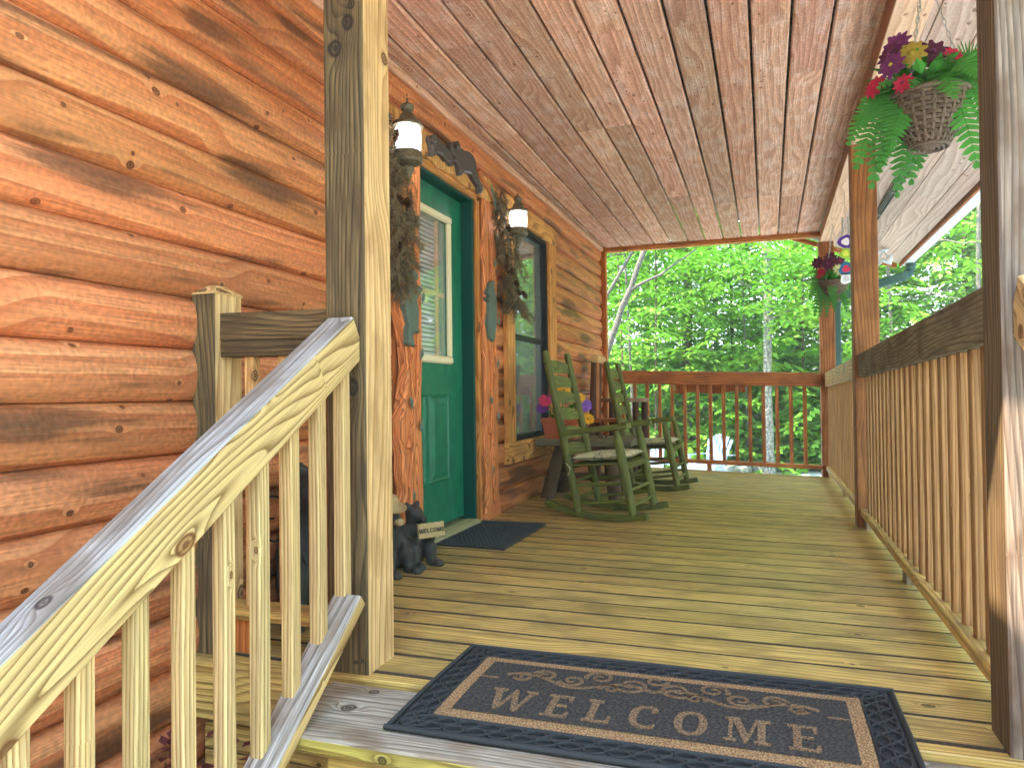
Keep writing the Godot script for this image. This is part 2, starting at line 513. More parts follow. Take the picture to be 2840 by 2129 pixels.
func cushion_mat() -> StandardMaterial3D:
	# flower print on cream cloth
	var s := 256
	var im := Image.create(s, s, false, Image.FORMAT_RGB8)
	im.fill(c8(214, 204, 166))
	var r := RandomNumberGenerator.new()
	r.seed = 4
	var cols := [c8(84, 96, 62), c8(150, 74, 46), c8(60, 66, 58), c8(176, 148, 74), c8(110, 120, 80)]
	for q in 44:
		var cx := r.randf() * s
		var cy := r.randf() * s
		var col: Color = cols[r.randi() % 5]
		var rr := r.randf_range(16, 24)
		var ph := r.randf() * TAU
		for yy in range(-24, 25):
			for xx in range(-24, 25):
				var d := sqrt(xx * xx + yy * yy)
				var a := atan2(yy, xx) + ph
				var lim := rr * (0.62 + 0.38 * cos(a * 5.0))
				if d < lim and (d > lim * 0.72 or d < rr * 0.2 or absf(fmod(a + TAU, TAU / 5.0) - TAU / 10.0) < 0.08):
					im.set_pixel(posmod(int(cx) + xx, s), posmod(int(cy) + yy, s), col)
	var m := StandardMaterial3D.new()
	m.albedo_texture = ImageTexture.create_from_image(im)
	m.uv1_triplanar = true
	m.uv1_scale = Vector3.ONE * 1.7
	m.roughness = 0.95
	m.vertex_color_use_as_albedo = true
	return m

# ------------------------------------------------------------------ the scene
func sag(x: float, z: float) -> float:   # the old deck has settled towards its far outer corner
	return -0.08 * clampf((x + 1.72) / 2.28, 0, 1.1) * clampf((-z - 1.85) / 6.2, 0, 1.05)

func rail_x(z: float) -> float:          # inner face of posts and railing on the open side
	return 0.495 + 0.0125 * (-z - 1.85)

func _ready() -> void:
	rng.seed = 20240
	view_and_light()
	make_materials()
	print("materials ", Time.get_ticks_msec())
	build_ground()
	build_cabin()
	build_deck()
	build_roof()
	build_posts_and_rails()
	build_stairs()
	print("structure ", Time.get_ticks_msec())
	build_forest()
	print("forest ", Time.get_ticks_msec())
	build_entrance()
	build_furniture()
	build_hanging()
	build_yard()
	print("done ", Time.get_ticks_msec())

func view_and_light() -> void:
	var cam := Camera3D.new()
	cam.name = "camera"
	add_child(cam)
	cam.position = Vector3(0, 0.8, 0)
	cam.basis = Basis.from_euler(Vector3(0.014085, 0.33043, -0.012274))
	cam.fov = 55.39
	cam.near = 0.05
	cam.far = 400
	cam.current = true
	var sun := DirectionalLight3D.new()
	sun.name = "sun"
	add_child(sun)
	sun.look_at_from_position(SUN_FROM * 20.0, Vector3.ZERO)
	sun.light_energy = 1.6
	sun.light_color = Color(1.0, 0.95, 0.86)
	sun.light_angular_distance = 0.5
	sun.shadow_enabled = true
	var sky := ProceduralSkyMaterial.new()
	sky.sky_top_color = Color(0.62, 0.74, 0.92)
	sky.sky_horizon_color = Color(0.92, 0.94, 0.97)
	sky.ground_horizon_color = Color(0.55, 0.56, 0.5)
	sky.ground_bottom_color = Color(0.3, 0.3, 0.26)
	sky.sky_curve = 0.2
	sky.sky_energy_multiplier = 1.5
	var we := WorldEnvironment.new()
	we.name = "world_environment"
	var e := Environment.new()
	e.background_mode = Environment.BG_SKY
	e.sky = Sky.new()
	e.sky.sky_material = sky
	e.tonemap_mode = Environment.TONE_MAPPER_LINEAR
	e.tonemap_exposure = 5.0
	e.fog_enabled = true          # thin summer haze, seen only in the woods
	e.fog_density = 0.004
	e.fog_light_color = Color(0.95, 1.0, 0.9)
	e.sdfgi_enabled = true
	e.ssao_enabled = true
	e.ssil_enabled = true
	we.environment = e
	add_child(we)

# a timber whose weathered faces (edge numbers of its section) wear another material
func plank2(parent: Node3D, called: String, mat: Material, mat2: Material, faces: Array, a: Vector3, b: Vector3, w: float, h: float, up: Vector3, tint := Color(1, 1, 1), tint2 := Color(1, 1, 1), ch := 0.004) -> MeshInstance3D:
	var c := (a + b) * 0.5
	var rest := []
	for i in 8:
		if not i in faces: rest.append(i)
	var m1 := MB.new()
	m1.tint = tint
	var uv := ruv()
	m1.extrude(oct(w, h, ch), a - c, b - c, up, uv, false, 1.0 / 2.4, 1.0 / 0.6, true, rest)
	var m2 := MB.new()
	m2.tint = tint2
	m2.extrude(oct(w, h, ch), a - c, b - c, up, uv + Vector2(0.37, 0.2), false, 1.0 / 2.4, 1.0 / 0.6, false, faces)
	var mesh := m1.done()
	var second := m2.done()
	mesh.add_surface_from_arrays(Mesh.PRIMITIVE_TRIANGLES, second.surface_get_arrays(0))
	mesh.surface_set_material(0, mat)
	mesh.surface_set_material(1, mat2)
	var o := MeshInstance3D.new()
	o.name = called
	o.mesh = mesh
	parent.add_child(o, true)
	o.position = c - wpos(parent)
	return o

func slab(parent: Node3D, called: String, mat: Material, lo: Vector3, hi: Vector3, tint := Color(1, 1, 1)) -> MeshInstance3D:
	var mb := MB.new()
	mb.tint = tint
	mb.box(Vector3.ZERO, hi - lo)
	return put(parent, called, mb.done(), mat, (lo + hi) * 0.5)

func build_ground() -> void:
	var f := FastNoiseLite.new()
	f.seed = 3
	f.frequency = 0.05
	var mb := MB.new()
	var step := 3.0
	var k := 60
	var hgt := func(x: float, z: float) -> float:
		var d := maxf(0.0, maxf(absf(x) - 9.5, absf(z + 1.0) - 15.0))
		return f.get_noise_2d(x, z) * minf(maxf(0.0, d - 1.0) * 0.08, 1.4) + maxf(0.0, d - 6.0) * 0.03
	for i in k:
		for j in k:
			var x0 := (i - k / 2.0) * step
			var z0 := (j - k / 2.0) * step
			var x1 := x0 + step
			var z1 := z0 + step
			mb.quad(Vector3(x0, hgt.call(x0, z0), z1 - step), Vector3(x0, hgt.call(x0, z1), z1), Vector3(x1, hgt.call(x1, z1), z1), Vector3(x1, hgt.call(x1, z0), z0))
	var g := structure("ground", Vector3(0, GROUND_Y, -5))
	put(g, "soil", mb.done(), M.ground, g.position)
	# far-end gravel, with more added along the open side to bounce light up
	var gb := MB.new()
	var line := [[-2.6, 7.0], [8.4, 7.5], [8.6, 2.0], [8.2, -4.0], [7.4, -9.0], [6.2, -13.0], [4.2, -16.0], [1.6, -17.4], [-1.2, -16.6], [-3.6, -14.6], [-4.2, -11.6], [-4.0, -8.4], [0.0, -8.4], [0.4, -0.4], [-1.6, -0.4]]
	var poly := PackedVector2Array()
	for q in line.size():
		var a := Vector2(line[q][0], line[q][1])
		var b := Vector2(line[(q + 1) % line.size()][0], line[(q + 1) % line.size()][1])
		for u in 6:
			poly.append(a.lerp(b, u / 6.0) + Vector2(f.get_noise_2d(q * 31.0 + u * 9.0, 5.0), f.get_noise_2d(9.0, q * 31.0 + u * 9.0)) * 0.5)
	var tri := Geometry2D.triangulate_polygon(poly)
	for q in range(0, tri.size(), 3):
		var P := []
		for u in 3: P.append(Vector3(poly[tri[q + u]].x, 0, poly[tri[q + u]].y + 5.0))
		if (P[1] - P[0]).cross(P[2] - P[0]).y > 0: gb.tri(P[0], P[1], P[2])
		else: gb.tri(P[0], P[2], P[1])
	var gr := structure("gravel_and_bounce", Vector3(0, GROUND_Y + 0.012, -5))
	put(gr, "gravel", gb.done(), M.gravel, gr.position)

func log_profile() -> PackedVector2Array:
	var p := PackedVector2Array([Vector2(-0.052, -COURSE * 0.5)])
	var h := COURSE * 0.5 - 0.0012
	for i in 11:
		var a := -1.0 + 2.0 * i / 10.0
		p.append(Vector2(0.032 * pow(maxf(0.0, 1.0 - a * a), 0.56), a * h))
	p.append(Vector2(-0.052, COURSE * 0.5))
	return p

func build_cabin() -> void:
	var cab := thing("log_cabin", "orange stained log sided cabin with green front door and dark window", "cabin", Vector3(-3.2, GROUND_Y, -3.2))
	var prof := log_profile()
	for k in range(-5, 14):
		var y := SEAM0 + COURSE * (k + 0.5)
		var runs := []
		var in_door := y > -0.03 and y < 2.05
		var in_win := y > 0.40 and y < 2.12
		var cuts := [1.6]
		if in_door: cuts.append_array([-3.25, -4.27])
		if in_win: cuts.append_array([-4.85, -5.95])
		cuts.append(-8.06)
		for i in range(0, cuts.size(), 2):
			var a: float = cuts[i]
			var b: float = cuts[i + 1]
			if a - b > 3.4:
				var j := rng.randf_range(-0.9, 1.0) if a > 0 and rng.randf() < 0.8 else rng.randf_range(b + 0.8, a - 0.8)
				runs.append([a, j + 0.0015]); runs.append([j - 0.0015, b])
			else:
				runs.append([a, b])
		for q in runs:
			var mb := MB.new()
			mb.tint = tone(0.72, 1.0, 0.06)
			var ln: float = (q[0] - q[1]) * 0.5
			mb.extrude(prof, Vector3(0, 0, ln), Vector3(0, 0, -ln), Vector3.UP, ruv(), true)
			put(cab, "log", mb.done(), M.log, Vector3(WALL_X + rng.randf_range(-0.0015, 0.0015), y, (q[0] + q[1]) * 0.5))
	# backing behind the logs, with the openings left free
	for r in [[1.6, -3.24, -0.78, 2.9], [-3.24, -4.28, 2.07, 2.9], [-3.24, -4.28, -0.78, 0.0], [-4.28, -4.84, -0.78, 2.9], [-4.84, -5.96, 2.14, 2.9], [-4.84, -5.96, -0.78, 0.39], [-5.96, -8.06, -0.78, 2.9]]:
		slab(cab, "wall_panel", M.interior, Vector3(-1.90, r[2], r[1]), Vector3(-1.773, r[3], r[0]))
	slab(cab, "side_wall", M.interior, Vector3(-6.6, -0.78, -8.06), Vector3(-1.90, 2.9, -7.9))
	slab(cab, "side_wall", M.interior, Vector3(-6.6, -0.78, 1.44), Vector3(-1.90, 2.9, 1.6))
	slab(cab, "back_wall", M.interior, Vector3(-6.75, -0.78, -8.06), Vector3(-6.6, 2.9, 1.6))
	slab(cab, "room_floor", M.interior, Vector3(-6.6, -0.1, -7.9), Vector3(-1.90, 0.0, 1.44))
	slab(cab, "room_ceiling", M.interior, Vector3(-6.6, 2.45, -7.9), Vector3(-1.90, 2.55, 1.44))
	# corner boards at the far end, ceiling trim
	plank(cab, "corner_board", M.brown, Vector3(-1.70, -0.05, -8.095), Vector3(-1.70, 2.42, -8.095), 0.10, 0.06, Vector3(0, 0, 1), Color(0.9, 0.8, 0.75))
	plank(cab, "corner_board", M.brown, Vector3(-1.655, -0.05, -8.10), Vector3(-1.655, 2.40, -8.10), 0.03, 0.075, Vector3(0, 0, 1), Color(1, 0.95, 0.9))
	plank(cab, "ceiling_trim", M.soffit, Vector3(-1.685, 2.406, -1.3), Vector3(-1.685, 2.406, -8.06), 0.04, 0.042, Vector3.UP, Color(0.95, 0.72, 0.56), 0.012)
	# ---------------- door
	var dx := -1.773
	var door := Node3D.new()
	door.name = "door"
	cab.add_child(door)
	door.position = Vector3(dx, 0.05, -3.758) - cab.position
	door.set_meta("label", "green panel door with a half-height window")
	var zl := -3.30
	var zr := -4.214
	# stiles and rails round the glass and the lower panels
	var gx0 := -3.5; var gx1 := -4.005
	slab(door, "stile", M.green, Vector3(dx - 0.045, 0.05, zr), Vector3(dx, 2.0, gx1 + 0.02))
	slab(door, "stile", M.green, Vector3(dx - 0.045, 0.05, gx0 - 0.02), Vector3(dx, 2.0, zl))
	slab(door, "rail", M.green, Vector3(dx - 0.045, 1.84, gx1 + 0.02), Vector3(dx, 2.0, gx0 - 0.02))
	slab(door, "rail", M.green, Vector3(dx - 0.045, 0.05, gx1 + 0.02), Vector3(dx, 1.02, gx0 - 0.02))
	for q in [[-3.72, -3.985], [-3.53, -3.665]]:
		var mb := MB.new()   # raised panel: sunken moulding and field
		var z0: float = q[0]; var z1: float = q[1]
		var zc := (z0 + z1) * 0.5
		var hw := (z0 - z1) * 0.5
		var hh := 0.25
		var ring := [[hw, hh, 0.001], [hw - 0.008, hh - 0.008, 0.012], [hw - 0.02, hh - 0.02, 0.004], [hw - 0.05, hh - 0.05, 0.015]]
		for i in 3:
			var A: Array = ring[i]
			var B: Array = ring[i + 1]
			var ca := [Vector3(A[2], -A[1], A[0]), Vector3(A[2], -A[1], -A[0]), Vector3(A[2], A[1], -A[0]), Vector3(A[2], A[1], A[0])]
			var cb := [Vector3(B[2], -B[1], B[0]), Vector3(B[2], -B[1], -B[0]), Vector3(B[2], B[1], -B[0]), Vector3(B[2], B[1], B[0])]
			for j in 4:
				mb.quad(ca[j], ca[(j + 1) % 4], cb[(j + 1) % 4], cb[j])
			if i == 2: mb.quad(cb[0], cb[1], cb[2], cb[3])
		put(door, "panel", mb.done(), M.green, Vector3(dx, 0.553, zc))
	# cream frame of the window in the door
	var fr := [[1.863, 1.835], [1.013, 0.985]]
	for i in 2:
		var y: float = [1.842, 1.006][i]
		plank(door, "glass_frame", M.cream, Vector3(dx + 0.006, y, gx0 + 0.022), Vector3(dx + 0.006, y, gx1 - 0.022), 0.03, 0.044, Vector3.UP, Color(1, 1, 1), 0.01)
	for z in [gx0, gx1]:
		plank(door, "glass_frame", M.cream, Vector3(dx + 0.006, 1.03, z), Vector3(dx + 0.006, 1.818, z), 0.03, 0.044, Vector3(0, 0, 1), Color(1, 1, 1), 0.01)
	slab(door, "pane", M.glass, Vector3(dx - 0.012, 1.025, gx1 + 0.015), Vector3(dx - 0.006, 1.825, gx0 - 0.015))
	for y in [1.39]:
		plank(door, "muntin", M.post, Vector3(dx - 0.026, y, gx0 - 0.01), Vector3(dx - 0.026, y, gx1 + 0.01), 0.02, 0.028, Vector3.UP, Color(0.95, 0.66, 0.4))
	plank(door, "muntin", M.post, Vector3(dx - 0.026, 1.03, -3.9), Vector3(dx - 0.026, 1.82, -3.9), 0.02, 0.022, Vector3(0, 0, 1), Color(0.95, 0.66, 0.4))
	var bl := MB.new()
	for i in 30:
		bl.box(Vector3(0, 0.78 - i * 0.0265 - 0.39, 0), Vector3(0.026, 0.0015, 0.47), Basis(Vector3(0, 0, 1), -0.85))
	var bo := put(door, "blind", bl.done(), M.white, Vector3(dx - 0.055, 1.42, -3.75))
	bo.set_meta("kind", "stuff")
	rod(door, "handle", M.bronze, Vector3(dx, 0.95, -3.37), Vector3(dx + 0.06, 0.95, -3.37), 0.015, 0.028, 10, Color(1, 1, 1))
	# jambs, casing, threshold
	slab(cab, "door_jamb", M.darkgreen, Vector3(-1.85, 0.0, -4.252), Vector3(-1.70, 2.06, -4.218))
	slab(cab, "door_jamb", M.darkgreen, Vector3(-1.85, 0.0, -3.296), Vector3(-1.70, 2.06, -3.262))
	slab(cab, "door_head", M.darkgreen, Vector3(-1.85, 2.006, -4.218), Vector3(-1.70, 2.06, -3.296))
	plank(cab, "door_casing", M.post, Vector3(-1.695, 0.0, -4.28), Vector3(-1.695, 2.07, -4.28), 0.03, 0.05, Vector3(0, 0, 1), Color(0.85, 0.5, 0.26))
	plank(cab, "door_casing", M.brown, Vector3(-1.69, 0.0, -4.345), Vector3(-1.69, 2.07, -4.345), 0.03, 0.07, Vector3(0, 0, 1), Color(0.6, 0.5, 0.45))
	plank(cab, "door_casing", M.brown, Vector3(-1.685, 0.0, -3.20), Vector3(-1.685, 2.07, -3.20), 0.035, 0.11, Vector3(0, 0, 1), Color(0.75, 0.6, 0.55))
	plank(cab, "door_casing", M.post, Vector3(-1.695, 2.04, -3.15), Vector3(-1.695, 2.04, -4.37), 0.03, 0.04, Vector3.UP, Color(0.9, 0.6, 0.36))
	slab(cab, "threshold", M.alu, Vector3(-1.82, 0.002, -4.218), Vector3(-1.66, 0.03, -3.296))
	for i in 4:
		slab(cab, "threshold_rib", M.alu, Vector3(-1.745 + i * 0.02, 0.03, -4.21), Vector3(-1.735 + i * 0.02, 0.036, -3.30))
	# ---------------- window
	var win := Node3D.new()
	win.name = "window"
	cab.add_child(win)
	win.position = Vector3(-1.72, 0.4, -5.4) - cab.position
	win.set_meta("label", "tall dark window with an insect screen")
	var tx := -1.676
	plank(win, "casing", M.post, Vector3(tx, 0.465, -4.84), Vector3(tx, 2.06, -4.84), 0.032, 0.172, Vector3(0, 0, 1), Color(0.98, 0.66, 0.38))
	plank(win, "casing", M.post, Vector3(tx, 0.465, -5.94), Vector3(tx, 2.06, -5.94), 0.032, 0.205, Vector3(0, 0, 1), Color(0.95, 0.62, 0.36))
	plank(win, "casing", M.post, Vector3(tx, 2.128, -4.75), Vector3(tx, 2.128, -6.045), 0.036, 0.135, Vector3.UP, Color(1, 0.74, 0.46))
	plank(win, "sill_board", M.post, Vector3(tx, 0.39, -4.75), Vector3(tx, 0.39, -6.045), 0.036, 0.148, Vector3.UP, Color(0.98, 0.72, 0.44))
	for q in [[-4.945, 0.035], [-5.82, 0.035]]:
		slab(win, "frame", M.black, Vector3(-1.76, 0.465, q[0] - q[1] * 0.5), Vector3(-1.682, 2.06, q[0] + q[1] * 0.5))
	for y in [0.482, 2.044]:
		slab(win, "frame", M.black, Vector3(-1.76, y - 0.016, -5.80), Vector3(-1.682, y + 0.016, -4.965))
	slab(win, "meeting_rail", M.black, Vector3(-1.755, 1.205, -5.80), Vector3(-1.715, 1.245, -4.965))
	slab(win, "pane", M.glass, Vector3(-1.735, 0.5, -5.80), Vector3(-1.731, 2.03, -4.965))
	slab(win, "screen", M.screen, Vector3(-1.7445, 0.5, -5.80), Vector3(-1.7435, 2.03, -4.965))
	var cu := MB.new()
	for i in 26:
		var z0 := -5.5 - i * 0.013
		var z1 := z0 - 0.013
		cu.quad(Vector3(0.012 * sin(i * 1.3), -0.75, z0 + 5.65), Vector3(0.012 * sin(i * 1.3 + 1.3), -0.75, z1 + 5.65), Vector3(0.012 * sin(i * 1.3 + 1.3), 0.8, z1 + 5.65), Vector3(0.012 * sin(i * 1.3), 0.8, z0 + 5.65))
	put(win, "curtain", cu.done(), M.dirtywhite, Vector3(-1.85, 1.25, -5.65))

func build_deck() -> void:
	var deck := structure("porch_deck", Vector3(-0.5, 0, -5))
	var z := -1.8845
	var i := 0
	while z > -8.05:
		var zc := z - 0.0737
		var a := Vector3(-1.688, -0.016 + rng.randf_range(-0.001, 0.001), zc)
		var b := Vector3(0.69, -0.016 + sag(0.69, zc) + rng.randf_range(-0.001, 0.001), zc)
		var near := clampf((zc + 4.2) / 2.4, 0, 1)
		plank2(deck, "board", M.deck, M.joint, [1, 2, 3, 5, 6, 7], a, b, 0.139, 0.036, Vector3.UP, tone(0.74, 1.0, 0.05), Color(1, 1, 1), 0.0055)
		z -= 0.1475
		i += 1
	plank(deck, "rim_joist", M.deck, Vector3(-1.70, -0.095, -1.8575), Vector3(0.69, -0.095, -1.8575), 0.045, 0.19, Vector3.UP, Color(0.95, 0.92, 0.88))
	plank(deck, "rim_joist", M.deck, Vector3(0.665, -0.16, -1.83), Vector3(0.665, -0.23, -8.06), 0.04, 0.18, Vector3.UP, Color(0.95, 0.92, 0.88))
	plank(deck, "rim_joist", M.deck, Vector3(-1.70, -0.13, -8.03), Vector3(0.64, -0.21, -8.03), 0.04, 0.18, Vector3.UP, Color(0.95, 0.92, 0.88))
	for q in 9:
		var x := -1.55 + q * 0.26
		plank(deck, "joist", M.deck, Vector3(x, -0.14 , -1.89), Vector3(x, -0.14 + sag(x, -8.0), -8.0), 0.038, 0.18, Vector3.UP, Color(0.95, 0.92, 0.88))
	for q in 6:        # unseen boards added to keep light out of the deck gaps
		var y := -0.30 - q * 0.085
		plank(deck, "added_skirt", M.deck, Vector3(0.665, y, -1.9), Vector3(0.665, y - 0.02, -8.02), 0.02, 0.08, Vector3.UP, tone(0.8, 0.98))
		plank(deck, "added_skirt", M.deck, Vector3(-1.7, y, -8.03), Vector3(0.64, y - 0.02, -8.03), 0.02, 0.08, Vector3.UP, tone(0.8, 0.98))
		plank(deck, "added_skirt", M.deck, Vector3(-1.68, y + 0.04, -1.885), Vector3(0.64, y + 0.04, -1.885), 0.02, 0.08, Vector3.UP, tone(0.8, 0.98))
	for q in [[-1.6, -1.97], [0.6, -1.97], [0.6, -4.95], [0.6, -7.9], [-1.6, -7.9]]:
		plank(deck, "pier", M.weather, Vector3(q[0], GROUND_Y, q[1]), Vector3(q[0], -0.20, q[1]), 0.13, 0.13, Vector3(0, 0, 1), Color(0.95, 0.92, 0.9))

func ceil_edge(k: float, z: float) -> float:
	var t := (-z - 3.2) / 4.8
	return lerpf(-0.029, -0.008, t) + k * lerpf(0.173, 0.1825, t)

func build_roof() -> void:
	var roof := thing("porch_roof", "plank ceiling and sloped eave over the porch with white gutter", "porch roof", Vector3(0.1, 2.3, -4.8))
	# ceiling planks, each strip butt-jointed somewhere
	for k in range(-10, 3):
		var cuts := [-1.25]
		var zz := -1.25 - rng.randf_range(1.2, 3.6)
		while zz > -7.2:
			cuts.append(zz)
			zz -= rng.randf_range(2.2, 3.8)
		cuts.append(-8.075)
		for i in cuts.size() - 1:
			var z0: float = cuts[i] - 0.001
			var z1: float = cuts[i + 1] + 0.001
			var g := 0.0065
			var mb := MB.new()
			mb.tint = tone(0.66, 1.0, 0.06)
			var cx := (ceil_edge(k, z0) + ceil_edge(k + 1, z1)) * 0.5
			var cz := (z0 + z1) * 0.5
			var uv := ruv()
			var A := Vector3(maxf(ceil_edge(k, z0), -1.715) + g - cx, 0, z0 - cz)
			var e0 := ceil_edge(k + 1, z0) - g if k < 2 else rail_x(z0) + 0.012
			var e1 := ceil_edge(k + 1, z1) - g if k < 2 else rail_x(z1) + 0.012
			var B := Vector3(e0 - cx, 0, z0 - cz)
			var C := Vector3(e1 - cx, 0, z1 - cz)
			var D := Vector3(maxf(ceil_edge(k, z1), -1.715) + g - cx, 0, z1 - cz)
			if B.x - A.x < 0.02: continue
			var T := Vector3(0, 0.03, 0)
			var ch := Vector3(0.007, 0.007, 0)
			var cl := Vector3(-0.007, 0.007, 0)
			var L := (z0 - z1) / 2.4
			var wv := 0.18 / 0.6
			mb.quad(A - Vector3(-0.007, 0, 0), D - Vector3(-0.007, 0, 0), C - Vector3(0.007, 0, 0), B - Vector3(0.007, 0, 0), uv, uv + Vector2(L, 0), uv + Vector2(L, wv), uv + Vector2(0, wv))
			# bevelled long edges and sides
			for sgn in [-1.0, 1.0]:
				var P := A if sgn < 0 else B
				var Q := D if sgn < 0 else C
				var inn := Vector3(-sgn * 0.007, 0, 0)
				var upv := Vector3(0, 0.007, 0)
				var e := [P + inn, Q + inn, Q + upv, P + upv]
				var f := [P + upv, Q + upv, Q + T, P + T]
				for r in [e, f]:
					var nn: Vector3 = (r[1] - r[0]).cross(r[2] - r[0])
					if nn.x * sgn < 0: mb.quad(r[0], r[3], r[2], r[1], uv, uv + Vector2(0, 0.02), uv + Vector2(L, 0.02), uv + Vector2(L, 0))
					else: mb.quad(r[0], r[1], r[2], r[3], uv, uv + Vector2(L, 0), uv + Vector2(L, 0.02), uv + Vector2(0, 0.02))
			mb.quad(A + T, B + T, C + T, D + T, uv, uv + Vector2(0, wv), uv + Vector2(L, wv), uv + Vector2(L, 0))
			mb.quad(A, B, B + T, A + T, uv, uv + Vector2(0, wv), uv + Vector2(0.01, wv), uv + Vector2(0.01, 0))
			mb.quad(D, D + T, C + T, C, uv, uv + Vector2(0.01, 0), uv + Vector2(0.01, wv), uv + Vector2(0, wv))
			put(roof, "ceiling_plank", mb.done(), M.ceiling, Vector3(cx, CEIL_Y + rng.randf_range(-0.001, 0.001), cz))
	# beam on the posts
	plank(roof, "beam", M.brown, Vector3(rail_x(-1.25) + 0.075, 2.42, -1.25), Vector3(rail_x(-8.2) + 0.075, 2.42, -8.2), 0.14, 0.20, Vector3.UP, Color(0.62, 0.56, 0.54), 0.004)
	plank(roof, "beam_cover", M.soffit, Vector3(rail_x(-1.25) + 0.075, 2.314, -1.25), Vector3(rail_x(-8.2) + 0.075, 2.314, -8.2), 0.142, 0.01, Vector3.UP, Color(1, 0.86, 0.68), 0.002)
	# end beam over the far opening
	plank(roof, "end_beam", M.brown, Vector3(-1.70, 2.425, -8.14), Vector3(0.70, 2.425, -8.14), 0.12, 0.05, Vector3.UP, Color(0.95, 0.85, 0.8))
	plank(roof, "end_trim", M.post, Vector3(-1.64, 2.392, -8.13), Vector3(0.60, 2.392, -8.13), 0.07, 0.025, Vector3.UP, Color(0.9, 0.62, 0.38))
	plank(roof, "front_beam", M.brown, Vector3(-1.70, 2.46, -1.93), Vector3(0.49, 2.46, -1.93), 0.10, 0.05, Vector3.UP, Color(0.9, 0.8, 0.75))
	# sloped soffit boards outside the beam
	var sl := Vector3(1, -0.371, 0).normalized()
	var nrm := Vector3(0.371, 1, 0).normalized()
	var start := Vector3(0.715, 2.3197, 0)
	for k in range(-1, 4):
		for part in [[-1.15, -5.1 - 0.4 * k], [-5.103 - 0.4 * k, -8.42]]:
			var wdt := 0.168 if k < 3 else 0.11
			var c := start + sl * (k * 0.172 + wdt * 0.5 + 0.002)
			var a := Vector3(c.x + 0.0125 * (-part[0] - 5.0), c.y, part[0])
			var b := Vector3(c.x + 0.0125 * (-part[1] - 5.0), c.y, part[1])
			plank(roof, "soffit_plank", M.soffit, a + nrm * 0.01, b + nrm * 0.01, wdt, 0.02, nrm, tone(0.86, 1.0, 0.03), 0.002)
	# vent strip let into the soffit
	var vb := MB.new()
	var va := Vector3(0.912, 2.2405, -1.3)
	vb.box(Vector3(0, 0, 0), Vector3(0.052, 0.006, 6.9), Basis(Vector3(0, 0, 1), -0.355))
	var vent := put(roof, "soffit_vent", vb.done(), M.iron, Vector3(0.92, 2.2425, -4.8))
	var vs := MB.new()
	vs.tint = Color(0.8, 0.78, 0.78)
	for q in 4:
		vs.box(Vector3(0.052 * (q - 1.5) / 4.0, 0, 0), Vector3(0.004, 0.008, 6.9), Basis(Vector3(0, 0, 1), -0.355))
	for q in 10:
		vs.box(Vector3(0, -0.001, -3.3 + q * 0.72), Vector3(0.054, 0.009, 0.02), Basis(Vector3(0, 0, 1), -0.355))
	var vso := put(vent, "louvre", vs.done(), M.steel, Vector3(0.92, 2.2405, -4.8))
	# gable trims at the far end
	plank(roof, "gable_trim", M.brown, Vector3(0.10, 2.535, -8.44), Vector3(1.33, 2.079, -8.44), 0.04, 0.045, nrm, Color(0.95, 0.85, 0.75))
	plank(roof, "fascia", M.brown, Vector3(1.285, 2.10, -1.15), Vector3(1.37, 2.10, -8.46), 0.02, 0.05, Vector3.UP, Color(0.7, 0.6, 0.55))
	# gutter
	var gp := PackedVector2Array([Vector2(0, 0), Vector2(0.085, 0), Vector2(0.115, 0.05), Vector2(0.125, 0.11), Vector2(0, 0.12)])
	var gb := MB.new()
	gb.extrude(gp, Vector3(-0.04, -0.06, 3.6), Vector3(0.045, -0.06, -3.7), Vector3.UP, Vector2.ZERO)
	put(roof, "gutter", gb.done(), M.dirtywhite, Vector3(1.345, 2.145, -4.8))
	# roof covering over porch and house; unseen front edge extended to shade the post
	var rb := MB.new()
	var ry := func(x: float) -> float: return 2.316 - 0.371 * (x - 0.725)
	for q in [[1.40, -4.5, -0.95, -8.55], [-1.35, -4.5, 2.2, -0.95]]:
		var p := [Vector3(q[0], ry.call(q[0]) + 0.05, q[2]), Vector3(q[1], ry.call(q[1]) + 0.05, q[2]), Vector3(q[1], ry.call(q[1]) + 0.05, q[3]), Vector3(q[0], ry.call(q[0]) + 0.05, q[3])]
		var T := Vector3(0, 0.12, 0)
		rb.quad(p[0] + T, p[3] + T, p[2] + T, p[1] + T)
		rb.quad(p[0], p[1], p[2], p[3])
		for j in 4:
			rb.quad(p[j], p[j] + T, p[(j + 1) % 4] + T, p[(j + 1) % 4])
	for sgn in [1.0]:
		var p := [Vector3(-4.5, ry.call(-4.5) + 0.05, 2.2), Vector3(-7.3, ry.call(-4.5) - 0.99, 2.2), Vector3(-7.3, ry.call(-4.5) - 0.99, -8.55), Vector3(-4.5, ry.call(-4.5) + 0.05, -8.55)]
		var T := Vector3(0, 0.12, 0)
		rb.quad(p[0] + T, p[3] + T, p[2] + T, p[1] + T)
		rb.quad(p[0], p[1], p[2], p[3])
		for j in 4:
			rb.quad(p[j], p[j] + T, p[(j + 1) % 4] + T, p[(j + 1) % 4])
	for v in rb.v.size(): rb.v[v] -= roof.position
	put(roof, "shingle_cover", rb.done(), M.rock, roof.position)
	# wall between ceiling and roof over the cabin front
	slab(roof, "upper_wall", M.interior, Vector3(-1.86, 2.46, -8.06), Vector3(-1.775, 3.20, 1.6))

